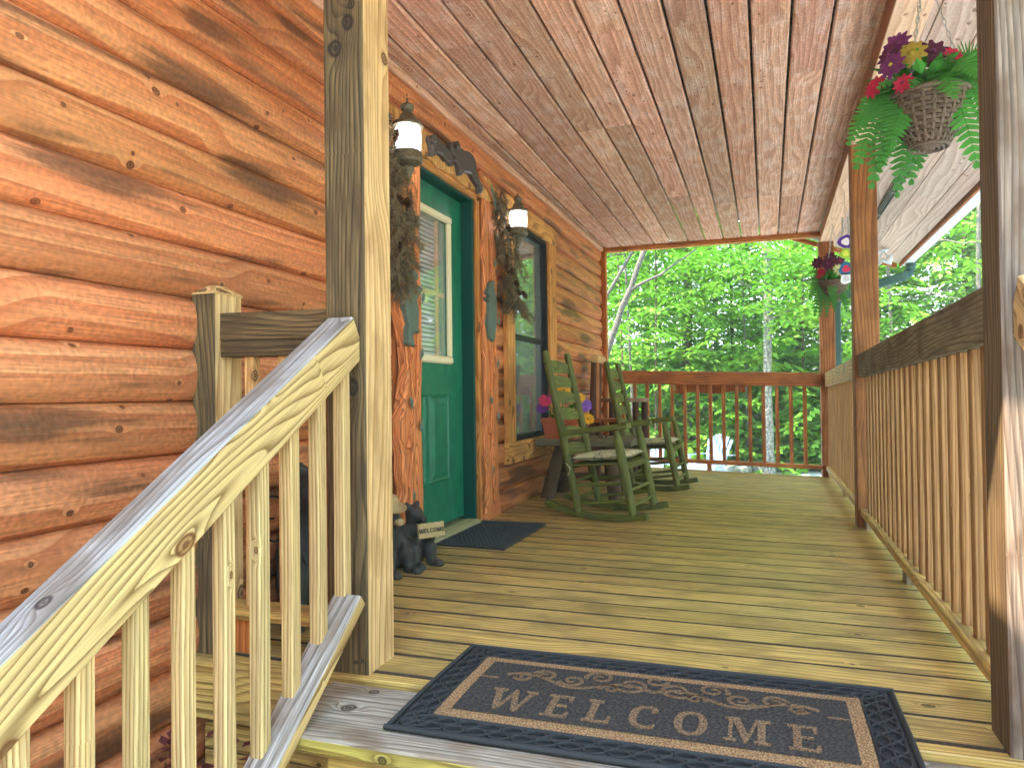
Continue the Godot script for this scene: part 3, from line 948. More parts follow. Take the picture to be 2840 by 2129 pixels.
func railing(called: String, label: String, a: Vector3, b: Vector3, o: Dictionary) -> Node3D:
	# a, b: floor points under the middle of the railing; heights follow the sagging floor
	var t := thing(called, label, "railing", (a + b) * 0.5, o.get("group", ""))
	var up := Vector3.UP
	var rt: Material = o.top_mat
	plank(t, "top_rail", rt, a + up * 0.985, b + up * 0.985, 0.08, 0.142, Vector3.UP, o.get("top_tint", Color(1, 1, 1)), 0.005)
	plank(t, "bottom_rail", o.get("low_mat", rt), a + up * 0.094, b + up * 0.094, 0.088, 0.040, Vector3.UP, o.get("low_tint", Color(1, 1, 1)), 0.004)
	var ln := a.distance_to(b)
	var sp: float = o.get("spacing", 0.134)
	var s: float = o.get("first", 0.09)
	var dir := (b - a).normalized()
	while s < ln - 0.04:
		var p := a + dir * s
		var bt: Color = o.get("bal_tint", Color(1, 1, 1))
		var tn := rng.randf_range(0.84, 1.0)
		plank(t, "baluster", o.bal_mat, p + up * 0.115, p + up * 0.913, 0.036, 0.036, Vector3(0, 0, 1), Color(bt.r * tn, bt.g * tn, bt.b * tn), 0.004)
		s += sp
	for q in o.get("blocks", []):
		var p: Vector3 = a + dir * q
		plank(t, "block", o.get("block_mat", rt), p, p + up * 0.074, 0.045, 0.085, Vector3(0, 0, 1), o.get("low_tint", Color(1, 1, 1)))
	return t

func build_posts_and_rails() -> void:
	# posts: corner near the steps on both sides, then along the open side
	var f4 := Vector3(0, 0, 1)
	var p := thing("porch_post", "tall pale wood post beside the steps with dark weathered front face", "post", Vector3(-1.148, 0, -1.93), "")
	plank2(p, "shaft", M.post, M.weatherbrown, [3, 4, 5], Vector3(-1.148, 0.0, -1.933), Vector3(-1.148, 2.44, -1.933), 0.132, 0.16, f4, Color(0.94, 0.88, 0.80), Color(0.92, 0.88, 0.8), 0.005)
	for q in [[-1.10, 0.04], [-1.12, 0.035], [-1.17, 0.06]]:
		var nb := MB.new()
		nb.lathe(PackedVector2Array([Vector2(0, 0.006), Vector2(0.005, 0.004), Vector2(0.005, 0)]), Vector3.ZERO, 8)
		for v in nb.v.size(): nb.v[v] = Vector3(nb.v[v].x, nb.v[v].z, nb.v[v].y)
		put(p, "nail", nb.done(), M.steel, Vector3(q[0], q[1], -1.8525))
	p = thing("porch_post", "weathered grey brown post with knots at the right of the steps", "post", Vector3(0.57, 0, -1.93))
	plank2(p, "shaft", M.weather, M.weatherbrown, [6, 7], Vector3(0.567, 0.0, -1.925), Vector3(0.567, 2.31, -1.925), 0.144, 0.146, f4, Color(0.60, 0.52, 0.48), Color(1, 0.94, 0.9), 0.005)
	for q in [[0.53, 0.05], [0.545, 0.04]]:
		var nb := MB.new()
		nb.lathe(PackedVector2Array([Vector2(0, 0.006), Vector2(0.006, 0.004), Vector2(0.006, 0)]), Vector3.ZERO, 8)
		for v in nb.v.size(): nb.v[v] = Vector3(nb.v[v].x, nb.v[v].z, nb.v[v].y)
		put(p, "bolt_head", nb.done(), M.steel, Vector3(q[0], q[1], -1.8515))
	p = thing("porch_post", "brown post behind the large fern basket, halfway along the side railing", "post", Vector3(0.61, -0.037, -4.99))
	plank(p, "shaft", M.brown, Vector3(0.607, -0.037, -4.99), Vector3(0.607, 2.31, -4.99), 0.142, 0.14, f4, Color(0.55, 0.58, 0.56), 0.005)
	p = thing("porch_post", "brown corner post where the two far railings meet", "post", Vector3(0.632, -0.08, -8.12))
	plank(p, "shaft", M.brown, Vector3(0.632, -0.08, -8.11), Vector3(0.632, 2.31, -8.11), 0.142, 0.14, f4, Color(0.58, 0.54, 0.50), 0.005)
	# railings on the open side
	var x0 := rail_x(-2.0) + 0.062
	var x1 := rail_x(-4.92) + 0.062
	railing("side_railing", "weathered railing between the grey post and the basket post", Vector3(x0, 0.0, -2.0), Vector3(x1, -0.037, -4.92), {top_mat = M.weather, top_tint = Color(0.50, 0.47, 0.33), low_mat = M.deck, low_tint = Color(0.8, 0.74, 0.66), bal_mat = M.pinestraight, bal_tint = Color(0.60, 0.45, 0.37), spacing = 0.134, first = 0.075, blocks = [1.48, 2.87], group = ""})
	x0 = rail_x(-5.06) + 0.065
	x1 = rail_x(-8.04) + 0.065
	railing("side_railing", "railing of thin balusters between the basket post and the corner post", Vector3(x0, -0.038, -5.06), Vector3(x1, -0.078, -8.04), {top_mat = M.deck, top_tint = Color(0.8, 0.78, 0.62), low_mat = M.deck, low_tint = Color(0.85, 0.78, 0.68), bal_mat = M.pinestraight, bal_tint = Color(0.78, 0.60, 0.46), spacing = 0.134, first = 0.08, blocks = [1.45, 2.93]})
	var fr := railing("end_railing", "brown railing closing the far end of the porch", Vector3(-1.63, -0.005, -8.07), Vector3(0.56, -0.075, -8.07), {top_mat = M.brown, top_tint = Color(0.85, 0.78, 0.74), bal_mat = M.brown, bal_tint = Color(1, 0.98, 0.92), spacing = 0.1338, first = 0.03, blocks = [1.08]})
	# short railing at the wall with its capped newel
	var t := thing("wall_railing", "short railing between the pale post and the log wall with a capped newel", "railing", Vector3(-1.45, 0, -1.92))
	plank2(t, "newel", M.post, M.weatherbrown, [3, 4, 5], Vector3(-1.666, -0.2, -1.925), Vector3(-1.666, 1.128, -1.925), 0.088, 0.13, f4, Color(1, 0.95, 0.84), Color(1, 0.95, 0.85), 0.004)
	var cb := MB.new()
	cb.tint = Color(0.9, 0.8, 0.62)
	var hw := 0.046; var hd := 0.067
	var cc := [Vector3(-hw, 0, hd), Vector3(hw, 0, hd), Vector3(hw, 0, -hd), Vector3(-hw, 0, -hd)]
	for j in 4:
		cb.quad(cc[j], cc[(j + 1) % 4], cc[(j + 1) % 4] + Vector3(0, 0.006, 0), cc[j] + Vector3(0, 0.006, 0), Vector2(0.1, 0.1), Vector2(0.14, 0.1), Vector2(0.14, 0.12), Vector2(0.1, 0.12))
		var ti := [cc[j] + Vector3(0, 0.006, 0), cc[(j + 1) % 4] + Vector3(0, 0.006, 0)]
		cb.quad(ti[0], ti[1], Vector3(ti[1].x * 0.35, 0.032, ti[1].z * 0.35), Vector3(ti[0].x * 0.35, 0.032, ti[0].z * 0.35), Vector2(0.3, 0.3), Vector2(0.35, 0.3), Vector2(0.34, 0.4), Vector2(0.31, 0.4))
	cb.quad(cc[0] * 0.35 + Vector3(0, 0.032, 0), cc[1] * 0.35 + Vector3(0, 0.032, 0), cc[2] * 0.35 + Vector3(0, 0.032, 0), cc[3] * 0.35 + Vector3(0, 0.032, 0))
	put(t, "newel_cap", cb.done(), M.post, Vector3(-1.666, 1.128, -1.925))
	plank(t, "top_rail", M.weatherbrown, Vector3(-1.621, 1.024, -1.925), Vector3(-1.215, 1.018, -1.925), 0.08, 0.088, Vector3.UP, Color(1, 0.88, 0.74))
	plank(t, "top_rail", M.weatherbrown, Vector3(-1.621, 0.954, -1.925), Vector3(-1.215, 0.950, -1.925), 0.076, 0.05, Vector3.UP, Color(0.8, 0.7, 0.6))
	plank(t, "bottom_rail", M.deck, Vector3(-1.621, 0.128, -1.925), Vector3(-1.215, 0.128, -1.925), 0.085, 0.04, Vector3.UP, Color(0.85, 0.72, 0.6))
	for q in 3:
		plank(t, "baluster", M.post, Vector3(-1.527 + q * 0.125, 0.148, -1.92), Vector3(-1.527 + q * 0.125, 0.93, -1.92), 0.034, 0.036, f4, Color(0.9, 0.7, 0.5))
	plank(t, "block", M.brown, Vector3(-1.56, 0.0, -1.925), Vector3(-1.56, 0.108, -1.925), 0.08, 0.05, f4, Color(1, 0.8, 0.6))

func build_stairs() -> void:
	var st := thing("porch_steps", "weathered wooden steps up to the porch", "steps", Vector3(-0.25, GROUND_Y, -0.9))
	for k in 4:
		var y := -0.012 - k * 0.19
		var zc := -1.665 + k * 0.275
		if k == 0:
			plank2(st, "tread", M.weather, M.deck, [0, 1, 2], Vector3(-1.17, y - 0.02, zc + 0.005), Vector3(0.66, y - 0.02, zc + 0.005), 0.318, 0.04, Vector3.UP, Color(0.96, 0.90, 0.80), Color(0.66, 0.76, 0.56), 0.006)
		else:
			plank(st, "tread", M.weather, Vector3(-1.06, y - 0.02, zc), Vector3(0.62, y - 0.02, zc), 0.29, 0.038, Vector3.UP, tone(0.8, 0.95), 0.006)
		if k < 3:
			plank(st, "riser", M.deck, Vector3(-1.02, y - 0.13, zc + 0.10), Vector3(0.58, y - 0.13, zc + 0.10), 0.025, 0.17, Vector3.UP, Color(0.95, 0.92, 0.88))
	for x in [-0.99, -0.2, 0.55]:
		plank(st, "stringer", M.pine, Vector3(x, -0.16, -1.80), Vector3(x, -0.84, -0.81), 0.04, 0.23, Vector3.UP, Color(0.95, 0.92, 0.88))
	# handrail on the house side
	var f4 := Vector3(0, 0, 1)
	var t := thing("stair_railing", "pale yellow stair railing with grey weathered top on the house side", "railing", Vector3(-1.14, GROUND_Y, -1.2))
	var a := Vector3(-1.1425, 0.9715, -1.852)
	var b := Vector3(-1.1425, 0.07, -0.38)
	plank2(t, "hand_rail", M.pine, M.weather, [1, 2, 3, 4, 5], a, b, 0.085, 0.128, Vector3(0, 1, 0.0), Color(1, 0.98, 0.88), Color(0.93, 0.95, 1.0), 0.005)
	var la := Vector3(-1.105, 0.232, -1.795)
	var lb := Vector3(-1.105, -0.82, -0.44)
	plank2(t, "bottom_rail", M.pine, M.weather, [3, 4, 5], la, lb, 0.088, 0.042, Vector3.UP, Color(0.98, 0.9, 0.78), Color(0.95, 0.94, 0.94), 0.005)
	for i in 12:
		var z := -1.793 + i * 0.1195
		var ht := lerpf(a.y, b.y, (z - a.z) / (b.z - a.z)) - 0.066
		var lo := lerpf(la.y, lb.y, (z - la.z) / (lb.z - la.z)) + 0.012
		plank(t, "baluster", M.pinestraight, Vector3(-1.125, lo, z), Vector3(-1.125, ht, z), 0.036, 0.037, f4, tone(0.82, 1.0, 0.04), 0.004)
	plank(t, "newel", M.post, Vector3(-1.135, GROUND_Y, -0.34), Vector3(-1.135, 0.3, -0.34), 0.09, 0.09, f4, Color(1, 0.96, 0.9))
	# handrail on the open side, mostly outside the view
	t = thing("stair_railing", "pale stair rail fixed to the grey post", "railing", Vector3(0.6, GROUND_Y, -1.2))
	a = Vector3(0.56, 0.985, -1.850)
	b = Vector3(0.56, 0.085, -0.38)
	plank(t, "hand_rail", M.pine, a, b, 0.085, 0.128, Vector3.UP, Color(0.95, 0.9, 0.82))
	la = Vector3(0.585, 0.215, -1.795)
	lb = Vector3(0.585, -0.82, -0.44)
	plank(t, "bottom_rail", M.weather, la, lb, 0.088, 0.042, Vector3.UP, Color(0.95, 0.9, 0.9))
	for i in 11:
		var z := -1.733 + i * 0.1195
		var ht := lerpf(a.y, b.y, (z - a.z) / (b.z - a.z)) - 0.066
		var lo := lerpf(la.y, lb.y, (z - la.z) / (lb.z - la.z)) + 0.012
		plank(t, "baluster", M.pinestraight, Vector3(0.60, lo, z), Vector3(0.60, ht, z), 0.036, 0.037, f4, tone(0.82, 1.0, 0.04), 0.004)
	plank(t, "newel", M.post, Vector3(0.60, GROUND_Y, -0.34), Vector3(0.60, 0.3, -0.34), 0.09, 0.09, f4, Color(1, 0.96, 0.9))

# ------------------------------------------------------------------ woods
func leaf_blade(mb: MB, at: Vector3, dir: Vector3, up: Vector3, ln: float, wd: float) -> void:
	var side := dir.cross(up).normalized()
	var nn := side.cross(dir).normalized()
	var m := at + dir * ln * 0.45 - nn * ln * 0.06
	var tip := at + dir * ln - nn * ln * 0.16
	var l := m + side * wd * 0.5 + nn * wd * 0.12
	var r := m - side * wd * 0.5 + nn * wd * 0.12
	mb.tri(at, l, m)
	mb.tri(l, tip, m)
	mb.tri(at, m, r)
	mb.tri(m, tip, r)

func spray_mesh(sd: int, leaves: int, ln: float) -> ArrayMesh:
	var r := RandomNumberGenerator.new()
	r.seed = sd
	var mb := MB.new()
	for i in leaves:
		var s := (i + 0.5) / leaves
		var side := 1.0 if i % 2 == 0 else -1.0
		var at := Vector3(s * 0.5 - 0.1, -s * s * 0.10 + r.randf_range(-0.02, 0.02), side * 0.03)
		var dir := Vector3(0.55, r.randf_range(-0.35, 0.12), side * r.randf_range(0.5, 1.0)).normalized()
		if i == leaves - 1: dir = Vector3(1, -0.3, 0).normalized()
		var up := Vector3(r.randf_range(-0.3, 0.3), 1, r.randf_range(-0.3, 0.3)).normalized()
		mb.tint = Color(1, 1, 1) * r.randf_range(0.8, 1.0)
		mb.tint.a = 1
		leaf_blade(mb, at, dir, up, ln * r.randf_range(0.75, 1.2), ln * r.randf_range(0.5, 0.7))
	mb.tint = Color(0.45, 0.35, 0.25)
	mb.tube(PackedVector3Array([Vector3(-0.12, 0, 0), Vector3(0.15, -0.02, 0), Vector3(0.4, -0.09, 0)]), PackedFloat32Array([0.004, 0.003, 0.001]), 3)
	return mb.done()

func leaf_tint(r: RandomNumberGenerator) -> Color:
	var k := r.randf()
	var c := Color(0.62, 0.80, 0.50).lerp(Color(1.0, 1.0, 0.72), k)
	if r.randf() < 0.12: c = Color(1.0, 0.98, 0.9)
	c = c * r.randf_range(0.7, 1.0)
	c.a = 1
	return c

func sprays(xs: Array, r: RandomNumberGenerator, mesh: Mesh, called: String, parent: Node3D) -> MultiMeshInstance3D:
	var mm := MultiMesh.new()
	mm.transform_format = MultiMesh.TRANSFORM_3D
	mm.use_colors = true
	mm.mesh = mesh
	mm.instance_count = xs.size()
	var base := wpos(parent)
	for i in xs.size():
		var p: Vector3 = xs[i]
		var b := Basis.from_euler(Vector3(r.randf_range(-0.35, 0.35), r.randf() * TAU, r.randf_range(-0.35, 0.35))).scaled(Vector3.ONE * r.randf_range(0.75, 1.25))
		mm.set_instance_transform(i, Transform3D(b, p - base))
		mm.set_instance_color(i, leaf_tint(r))
	var o := MultiMeshInstance3D.new()
	o.name = called
	o.multimesh = mm
	o.material_override = M.leaf
	parent.add_child(o, true)
	return o

func crown(xs: Array, parent: Node3D) -> void:
	var arr := spray_a.surface_get_arrays(0)
	var sv: PackedVector3Array = arr[Mesh.ARRAY_VERTEX]
	var sn: PackedVector3Array = arr[Mesh.ARRAY_NORMAL]
	var mb := MB.new()
	var base := wpos(parent)
	var cc := PackedColorArray()
	cc.resize(sv.size())
	var tt := PackedVector2Array()
	tt.resize(sv.size())
	for p in xs:
		var b := Basis.from_euler(Vector3(rng.randf_range(-0.35, 0.35), rng.randf() * TAU, rng.randf_range(-0.35, 0.35)))
		mb.n.append_array(Transform3D(b, Vector3.ZERO) * sn)
		mb.v.append_array(Transform3D(b.scaled(Vector3.ONE * rng.randf_range(0.75, 1.25)), p - base) * sv)
		cc.fill(leaf_tint(rng))
		mb.c.append_array(cc)
		mb.t.append_array(tt)
	put(parent, "crown", mb.done(), M.leaf, base)

var spray_a: ArrayMesh
var spray_b: ArrayMesh

# trunk points in world space; limbs: [from fraction, end point, radius]
func tree(called: String, label: String, pts: Array, r0: float, r1: float, mat: Material, limbs: Array, clumps: Array, count: int, spread: float, group := "", mesh: Mesh = null) -> Node3D:
	var t := thing(called, label, "tree", pts[0], group)
	var P := PackedVector3Array()
	var R := PackedFloat32Array()
	var k := pts.size()
	for i in k - 1:
		for j in 4:
			var s := j / 4.0
			var a: Vector3 = pts[i]
			var b: Vector3 = pts[i + 1]
			var f := (i + s) / (k - 1)
			P.append(a.lerp(b, s) + Vector3(rng.randf_range(-1, 1), 0, rng.randf_range(-1, 1)) * r0 * 0.16)
			R.append(lerpf(r0, r1, f) * (1.25 if f == 0 else 1.0) * rng.randf_range(0.94, 1.06))
	P.append(pts[k - 1]); R.append(r1 * 0.6)
	pole(t, "trunk", mat, P, R, 9, Color(1, 1, 1), 0.05)
	for q in limbs:
		var f: float = q[0] * (k - 1)
		var i := mini(int(f), k - 2)
		var a: Vector3 = pts[i].lerp(pts[i + 1], f - i)
		var e: Vector3 = q[1]
		var L := PackedVector3Array()
		var LR := PackedFloat32Array()
		for j in 7:
			var s := j / 6.0
			L.append(a.lerp(e, s) + Vector3(rng.randf_range(-1, 1), rng.randf_range(-1, 1), rng.randf_range(-1, 1)) * a.distance_to(e) * 0.02 * (1.0 if j > 0 and j < 6 else 0.0) + Vector3(0, sin(s * PI) * a.distance_to(e) * -0.04, 0))
			LR.append(lerpf(q[2], q[2] * 0.3, s))
		pole(t, "limb", mat, L, LR, 7, Color(1, 1, 1))
	var xs := []
	for i in count:
		var c: Vector3 = clumps[rng.randi() % clumps.size()]
		xs.append(c + Vector3(rng.randfn() * spread, rng.randfn() * spread * 0.38, rng.randfn() * spread))
	crown(xs, t)
	return t

func random_tree(called: String, label: String, base: Vector3, h: float, r0: float, mat: Material, count: int, low: float, group: String) -> void:
	var lean := Vector3(rng.randf_range(-0.6, 0.6), 0, rng.randf_range(-0.6, 0.6)) * h * 0.06
	var pts := [base, base + Vector3(0, h * 0.33, 0) + lean * 0.3, base + Vector3(0, h * 0.66, 0) + lean * 0.7, base + Vector3(0, h, 0) + lean * 1.3]
	var limbs := []
	var clumps := []
	var nl := 7
	for i in nl:
		var f := lerpf(low, 0.95, i / float(nl - 1))
		var a := rng.randf() * TAU
		var rr := h * 0.2 * (1.15 - f) + h * 0.06
		var from: Vector3 = base + Vector3(0, h * f, 0) + lean * f
		var e := from + Vector3(cos(a) * rr, h * 0.05, sin(a) * rr)
		limbs.append([f, e, r0 * 0.3])
		for s in [0.45, 0.75, 1.0]:
			clumps.append(from.lerp(e, s) + Vector3(0, rng.randf_range(-0.2, 0.3), 0))
	tree(called, label, pts, r0, r0 * 0.3, mat, limbs, clumps, count, h * 0.055 + 0.2, group)

func build_forest() -> void:
	spray_a = spray_mesh(1, 9, 0.115)
	spray_b = spray_mesh(2, 10, 0.168)
	var G := GROUND_Y
	# trees one can tell apart through the far opening
	tree("birch_tree", "pale grey barked straight tree beyond the far railing", [Vector3(0.10, G, -14), Vector3(0.08, 1.2, -14), Vector3(0.13, 3.2, -14), Vector3(0.1, 6, -14.1), Vector3(0.2, 10, -14.2)], 0.085, 0.05, M.birch, [[0.42, Vector3(-0.9, 3.2, -13.6), 0.018], [0.36, Vector3(1.2, 2.6, -13.2), 0.018], [0.5, Vector3(1.4, 4.2, -14.4), 0.02], [0.6, Vector3(-1.2, 5.5, -14.6), 0.025]], [Vector3(0.9, 3.1, -13.2), Vector3(0.2, 2.9, -13.0), Vector3(-0.7, 3.3, -13.4), Vector3(1.4, 4.2, -14), Vector3(-1.2, 5.4, -14.4), Vector3(0.3, 6.4, -14), Vector3(0.8, 2.2, -13.3)], 420, 0.55)
	tree("dark_tree", "dark mossy trunked tree beyond the far railing", [Vector3(-1.55, G, -16), Vector3(-1.53, 1.3, -16), Vector3(-1.46, 3.7, -16), Vector3(-1.5, 7, -16.2), Vector3(-1.3, 11, -16)], 0.12, 0.06, M.bark, [[0.45, Vector3(-2.6, 3.2, -15.5), 0.03], [0.5, Vector3(-0.4, 4.0, -15.6), 0.03], [0.65, Vector3(-2.6, 6, -16), 0.03]], [Vector3(-2.4, 3.2, -15.4), Vector3(-0.8, 3.6, -15.4), Vector3(-1.3, 2.4, -15.3), Vector3(-2.4, 6, -16), Vector3(-0.6, 6.2, -16), Vector3(-1.5, 4.6, -15.5)], 420, 0.6)
	tree("leaning_tree", "smooth grey tree with forked limbs leaning beside the cabin corner", [Vector3(-2.75, G, -10.8), Vector3(-2.24, 1.37, -11), Vector3(-2.02, 2.02, -11), Vector3(-1.86, 2.4, -11), Vector3(-1.62, 3.0, -11), Vector3(-1.3, 4.6, -11.1), Vector3(-1.2, 6.5, -11.2)], 0.055, 0.03, M.greybark, [[0.47, Vector3(-0.9, 2.9, -11), 0.030]], [Vector3(-1.3, 4.6, -11), Vector3(-0.6, 4.4, -11), Vector3(-1.9, 4.4, -11.3), Vector3(-1.2, 5.9, -11.3)], 200, 0.55)
	tree("leaning_tree", "thin grey tree slanting up behind the cabin corner", [Vector3(-3.2, G, -11.3), Vector3(-2.6, 1.6, -11.3), Vector3(-2.28, 2.33, -11.3), Vector3(-1.86, 3.0, -11.3), Vector3(-1.5, 4.6, -11.4)], 0.035, 0.022, M.greybark, [], [Vector3(-1.6, 4.6, -11.4), Vector3(-2.2, 4.3, -11.6)], 90, 0.5)
	# saplings with thin straight stems
	for q in [[-2.9, -13.2, 0.028], [-2.6, -14.6, 0.025], [-2.3, -13.8, 0.03], [-2.05, -14.8, 0.026], [-3.4, -15.2, 0.03], [-0.65, -17.5, 0.04], [0.75, -15.6, 0.03], [1.25, -16.8, 0.05], [-0.3, -15.4, 0.025], [2.3, -15.0, 0.045], [3.1, -13.0, 0.05], [4.2, -12.0, 0.05], [3.6, -16, 0.06]]:
		random_tree("sapling", "slim sapling with a bare straight stem among the green leaves", Vector3(q[0], G, q[1]), rng.randf_range(6.5, 9.5), q[2], M.bark if rng.randf() < 0.5 else M.greybark, 150, 0.3, "saplings beyond the porch")
	# taller trees standing behind and on the open side
	for q in [[-5, -19], [-3.2, -22], [0.9, -20.5], [2.8, -19], [5.4, -17.5], [7.6, -14], [8.5, -9.5], [9.0, -5], [9.6, -0.5], [8.8, 4.0], [5, -22], [8, -20], [11, -12], [-1.2, -25], [3, -27]]:
		random_tree("broadleaf_tree", "tall leafy forest tree standing in the woods round the porch", Vector3(q[0] + rng.randf_range(-0.3, 0.3), G, q[1]), rng.randf_range(10, 14), rng.randf_range(0.09, 0.16), M.bark if rng.randf() < 0.6 else M.greybark, 460, 0.2, "trees in the woods round the porch")
	# the mass of leaves of the wood itself
	var r := RandomNumberGenerator.new()
	r.seed = 99
	var xs := []
	while xs.size() < 48000:      # far side
		var z := -15.0 - pow(r.randf(), 0.8) * 20.0
		var d := -z
		var x := r.randf_range(-0.36, 0.85) * d * (1.0 if r.randf() < 0.9 else 1.6)
		var y := G + pow(r.randf(), 1.15) * (8.5 + (d - 13) * 0.4)
		xs.append(Vector3(x, y, z))
	while xs.size() < 64000:      # open side and behind
		var a := r.randf_range(-0.95, 2.2)
		var d := r.randf_range(10.0, 22.0)
		var y := G + pow(r.randf(), 1.2) * 11.0
		xs.append(Vector3(cos(a) * d, y, -1.0 + sin(a) * d))
	while xs.size() < 76000:      # undergrowth
		var z := -14.8 - r.randf() * 9.0
		xs.append(Vector3(r.randf_range(-0.34, 0.6) * -z, G + pow(r.randf(), 1.4) * 2.6, z))
	var w := structure("woodland", Vector3(0, G, -20))
	w.set_meta("kind", "stuff")
	w.set_meta("label", "mass of bright green leaves of the surrounding wood")
	w.set_meta("category", "woods")
	var o := sprays(xs, r, spray_b, "foliage", w)

# ------------------------------------------------------------------ solids from rounded bones (surface nets)
func nets(bones: Array, cell: float, blend: float) -> MB:
	var lo := Vector3(1e9, 1e9, 1e9)
	var hi := -lo
	for b in bones:
		var r: float = maxf(b[2], b[3]) + blend
		for e in [b[0], b[1]]:
			lo = lo.min(e - Vector3.ONE * r)
			hi = hi.max(e + Vector3.ONE * r)
	lo -= Vector3.ONE * cell * 2
	var nx := int((hi.x - lo.x) / cell) + 4
	var ny := int((hi.y - lo.y) / cell) + 4
	var nz := int((hi.z - lo.z) / cell) + 4
	var F := PackedFloat32Array()
	F.resize(nx * ny * nz)
	F.fill(1.0)
	for b in bones:
		var A: Vector3 = b[0]
		var B: Vector3 = b[1]
		var ra: float = b[2]
		var rb: float = b[3]
		var m: float = maxf(ra, rb) + blend + cell * 2
		var l := ((A.min(B) - Vector3.ONE * m - lo) / cell).floor()
		var h := ((A.max(B) + Vector3.ONE * m - lo) / cell).ceil()
		var ab := B - A
		var den := maxf(ab.length_squared(), 1e-9)
		for z in range(maxi(0, int(l.z)), mini(nz, int(h.z) + 1)):
			for y in range(maxi(0, int(l.y)), mini(ny, int(h.y) + 1)):
				for x in range(maxi(0, int(l.x)), mini(nx, int(h.x) + 1)):
					var p := lo + Vector3(x, y, z) * cell
					var t := clampf((p - A).dot(ab) / den, 0, 1)
					var d := p.distance_to(A + ab * t) - lerpf(ra, rb, t)
					var i := (z * ny + y) * nx + x
					var f := F[i]
					var k := clampf(0.5 + 0.5 * (f - d) / blend, 0, 1)
					F[i] = lerpf(f, d, k) - blend * k * (1.0 - k)
	var vid := {}
	var V := PackedVector3Array()
	var NN := PackedVector3Array()
	var sx := 1
	var sy := nx
	var sz := nx * ny
	var off := [0, sx, sy, sx + sy, sz, sz + sx, sz + sy, sz + sx + sy]
	var edges := [[0, 1], [2, 3], [4, 5], [6, 7], [0, 2], [1, 3], [4, 6], [5, 7], [0, 4], [1, 5], [2, 6], [3, 7]]
	for z in nz - 1:
		for y in ny - 1:
			for x in nx - 1:
				var i := (z * ny + y) * nx + x
				var inside := 0
				for q in 8:
					if F[i + off[q]] < 0: inside += 1
				if inside == 0 or inside == 8: continue
				var s := Vector3()
				var c := 0
				for e in edges:
					var fa := F[i + off[e[0]]]
					var fb := F[i + off[e[1]]]
					if (fa < 0) != (fb < 0):
						var t := fa / (fa - fb)
						var pa := Vector3(e[0] & 1, (e[0] >> 1) & 1, (e[0] >> 2) & 1)
						var pb := Vector3(e[1] & 1, (e[1] >> 1) & 1, (e[1] >> 2) & 1)
						s += pa.lerp(pb, t)
						c += 1
				vid[i] = V.size()
				V.append(lo + (Vector3(x, y, z) + s / c) * cell)
				var gx := F[i + 1] + F[i + 1 + sy] + F[i + 1 + sz] + F[i + 1 + sy + sz] - F[i] - F[i + sy] - F[i + sz] - F[i + sy + sz]
				var gy := F[i + sy] + F[i + 1 + sy] + F[i + sy + sz] + F[i + 1 + sy + sz] - F[i] - F[i + 1] - F[i + sz] - F[i + 1 + sz]
				var gz := F[i + sz] + F[i + 1 + sz] + F[i + sy + sz] + F[i + 1 + sy + sz] - F[i] - F[i + 1] - F[i + sy] - F[i + 1 + sy]
				NN.append(Vector3(gx, gy, gz).normalized())
	var mb := MB.new()
	for z in range(1, nz - 1):
		for y in range(1, ny - 1):
			for x in range(1, nx - 1):
				var i := (z * ny + y) * nx + x
				var f := F[i]
				for ax in 3:
					var st: int = [sx, sy, sz][ax]
					var g := F[i + st]
					if (f < 0) == (g < 0): continue
					var u: int = [sy, sz, sx][ax]
					var w: int = [sz, sx, sy][ax]
					var q := [i, i - u, i - u - w, i - w]
					if not (vid.has(q[0]) and vid.has(q[1]) and vid.has(q[2]) and vid.has(q[3])): continue
					var k := [vid[q[0]], vid[q[1]], vid[q[2]], vid[q[3]]]
					if g < 0: k.reverse()
					mb.tris(V[k[0]], V[k[1]], V[k[2]], NN[k[0]], NN[k[1]], NN[k[2]])
					mb.tris(V[k[0]], V[k[2]], V[k[3]], NN[k[0]], NN[k[2]], NN[k[3]])
	return mb

func bear_bones(s: float, arms_up: bool) -> Array:
	var b := []
	var v := func(x: float, y: float, z: float) -> Vector3: return Vector3(x, y, z) * s
	b.append([v.call(-0.03, 0.06, 0), v.call(-0.02, 0.16, 0), 0.075 * s, 0.06 * s])
	b.append([v.call(-0.02, 0.16, 0), v.call(0.0, 0.22, 0), 0.058 * s, 0.044 * s])
	b.append([v.call(0.0, 0.265, 0), v.call(0.02, 0.262, 0), 0.046 * s, 0.042 * s])
	b.append([v.call(0.04, 0.252, 0), v.call(0.082, 0.243, 0), 0.028 * s, 0.018 * s])
	for q in [-1.0, 1.0]:
		b.append([v.call(-0.002, 0.303, 0.034 * q), v.call(0.0, 0.312, 0.038 * q), 0.014 * s, 0.013 * s])
		b.append([v.call(-0.01, 0.05, 0.045 * q), v.call(0.07, 0.085, 0.055 * q), 0.045 * s, 0.034 * s])
		b.append([v.call(0.07, 0.085, 0.055 * q), v.call(0.085, 0.02, 0.056 * q), 0.032 * s, 0.024 * s])
		b.append([v.call(0.08, 0.016, 0.056 * q), v.call(0.13, 0.018, 0.06 * q), 0.02 * s, 0.018 * s])
		for t in 4:
			var zz: float = (0.06 + (t - 1.5) * 0.011) * q
			b.append([v.call(0.138, 0.013, zz), v.call(0.15, 0.009, zz), 0.008 * s, 0.004 * s])
		b.append([v.call(-0.01, 0.18, 0.052 * q), v.call(0.04, 0.125, 0.066 * q), 0.03 * s, 0.024 * s])
		if arms_up:
			b.append([v.call(0.04, 0.125, 0.066 * q), v.call(0.095, 0.14, 0.05 * q), 0.022 * s, 0.018 * s])
		else:
			b.append([v.call(0.04, 0.125, 0.066 * q), v.call(0.075, 0.095, 0.05 * q), 0.022 * s, 0.02 * s])
	return b

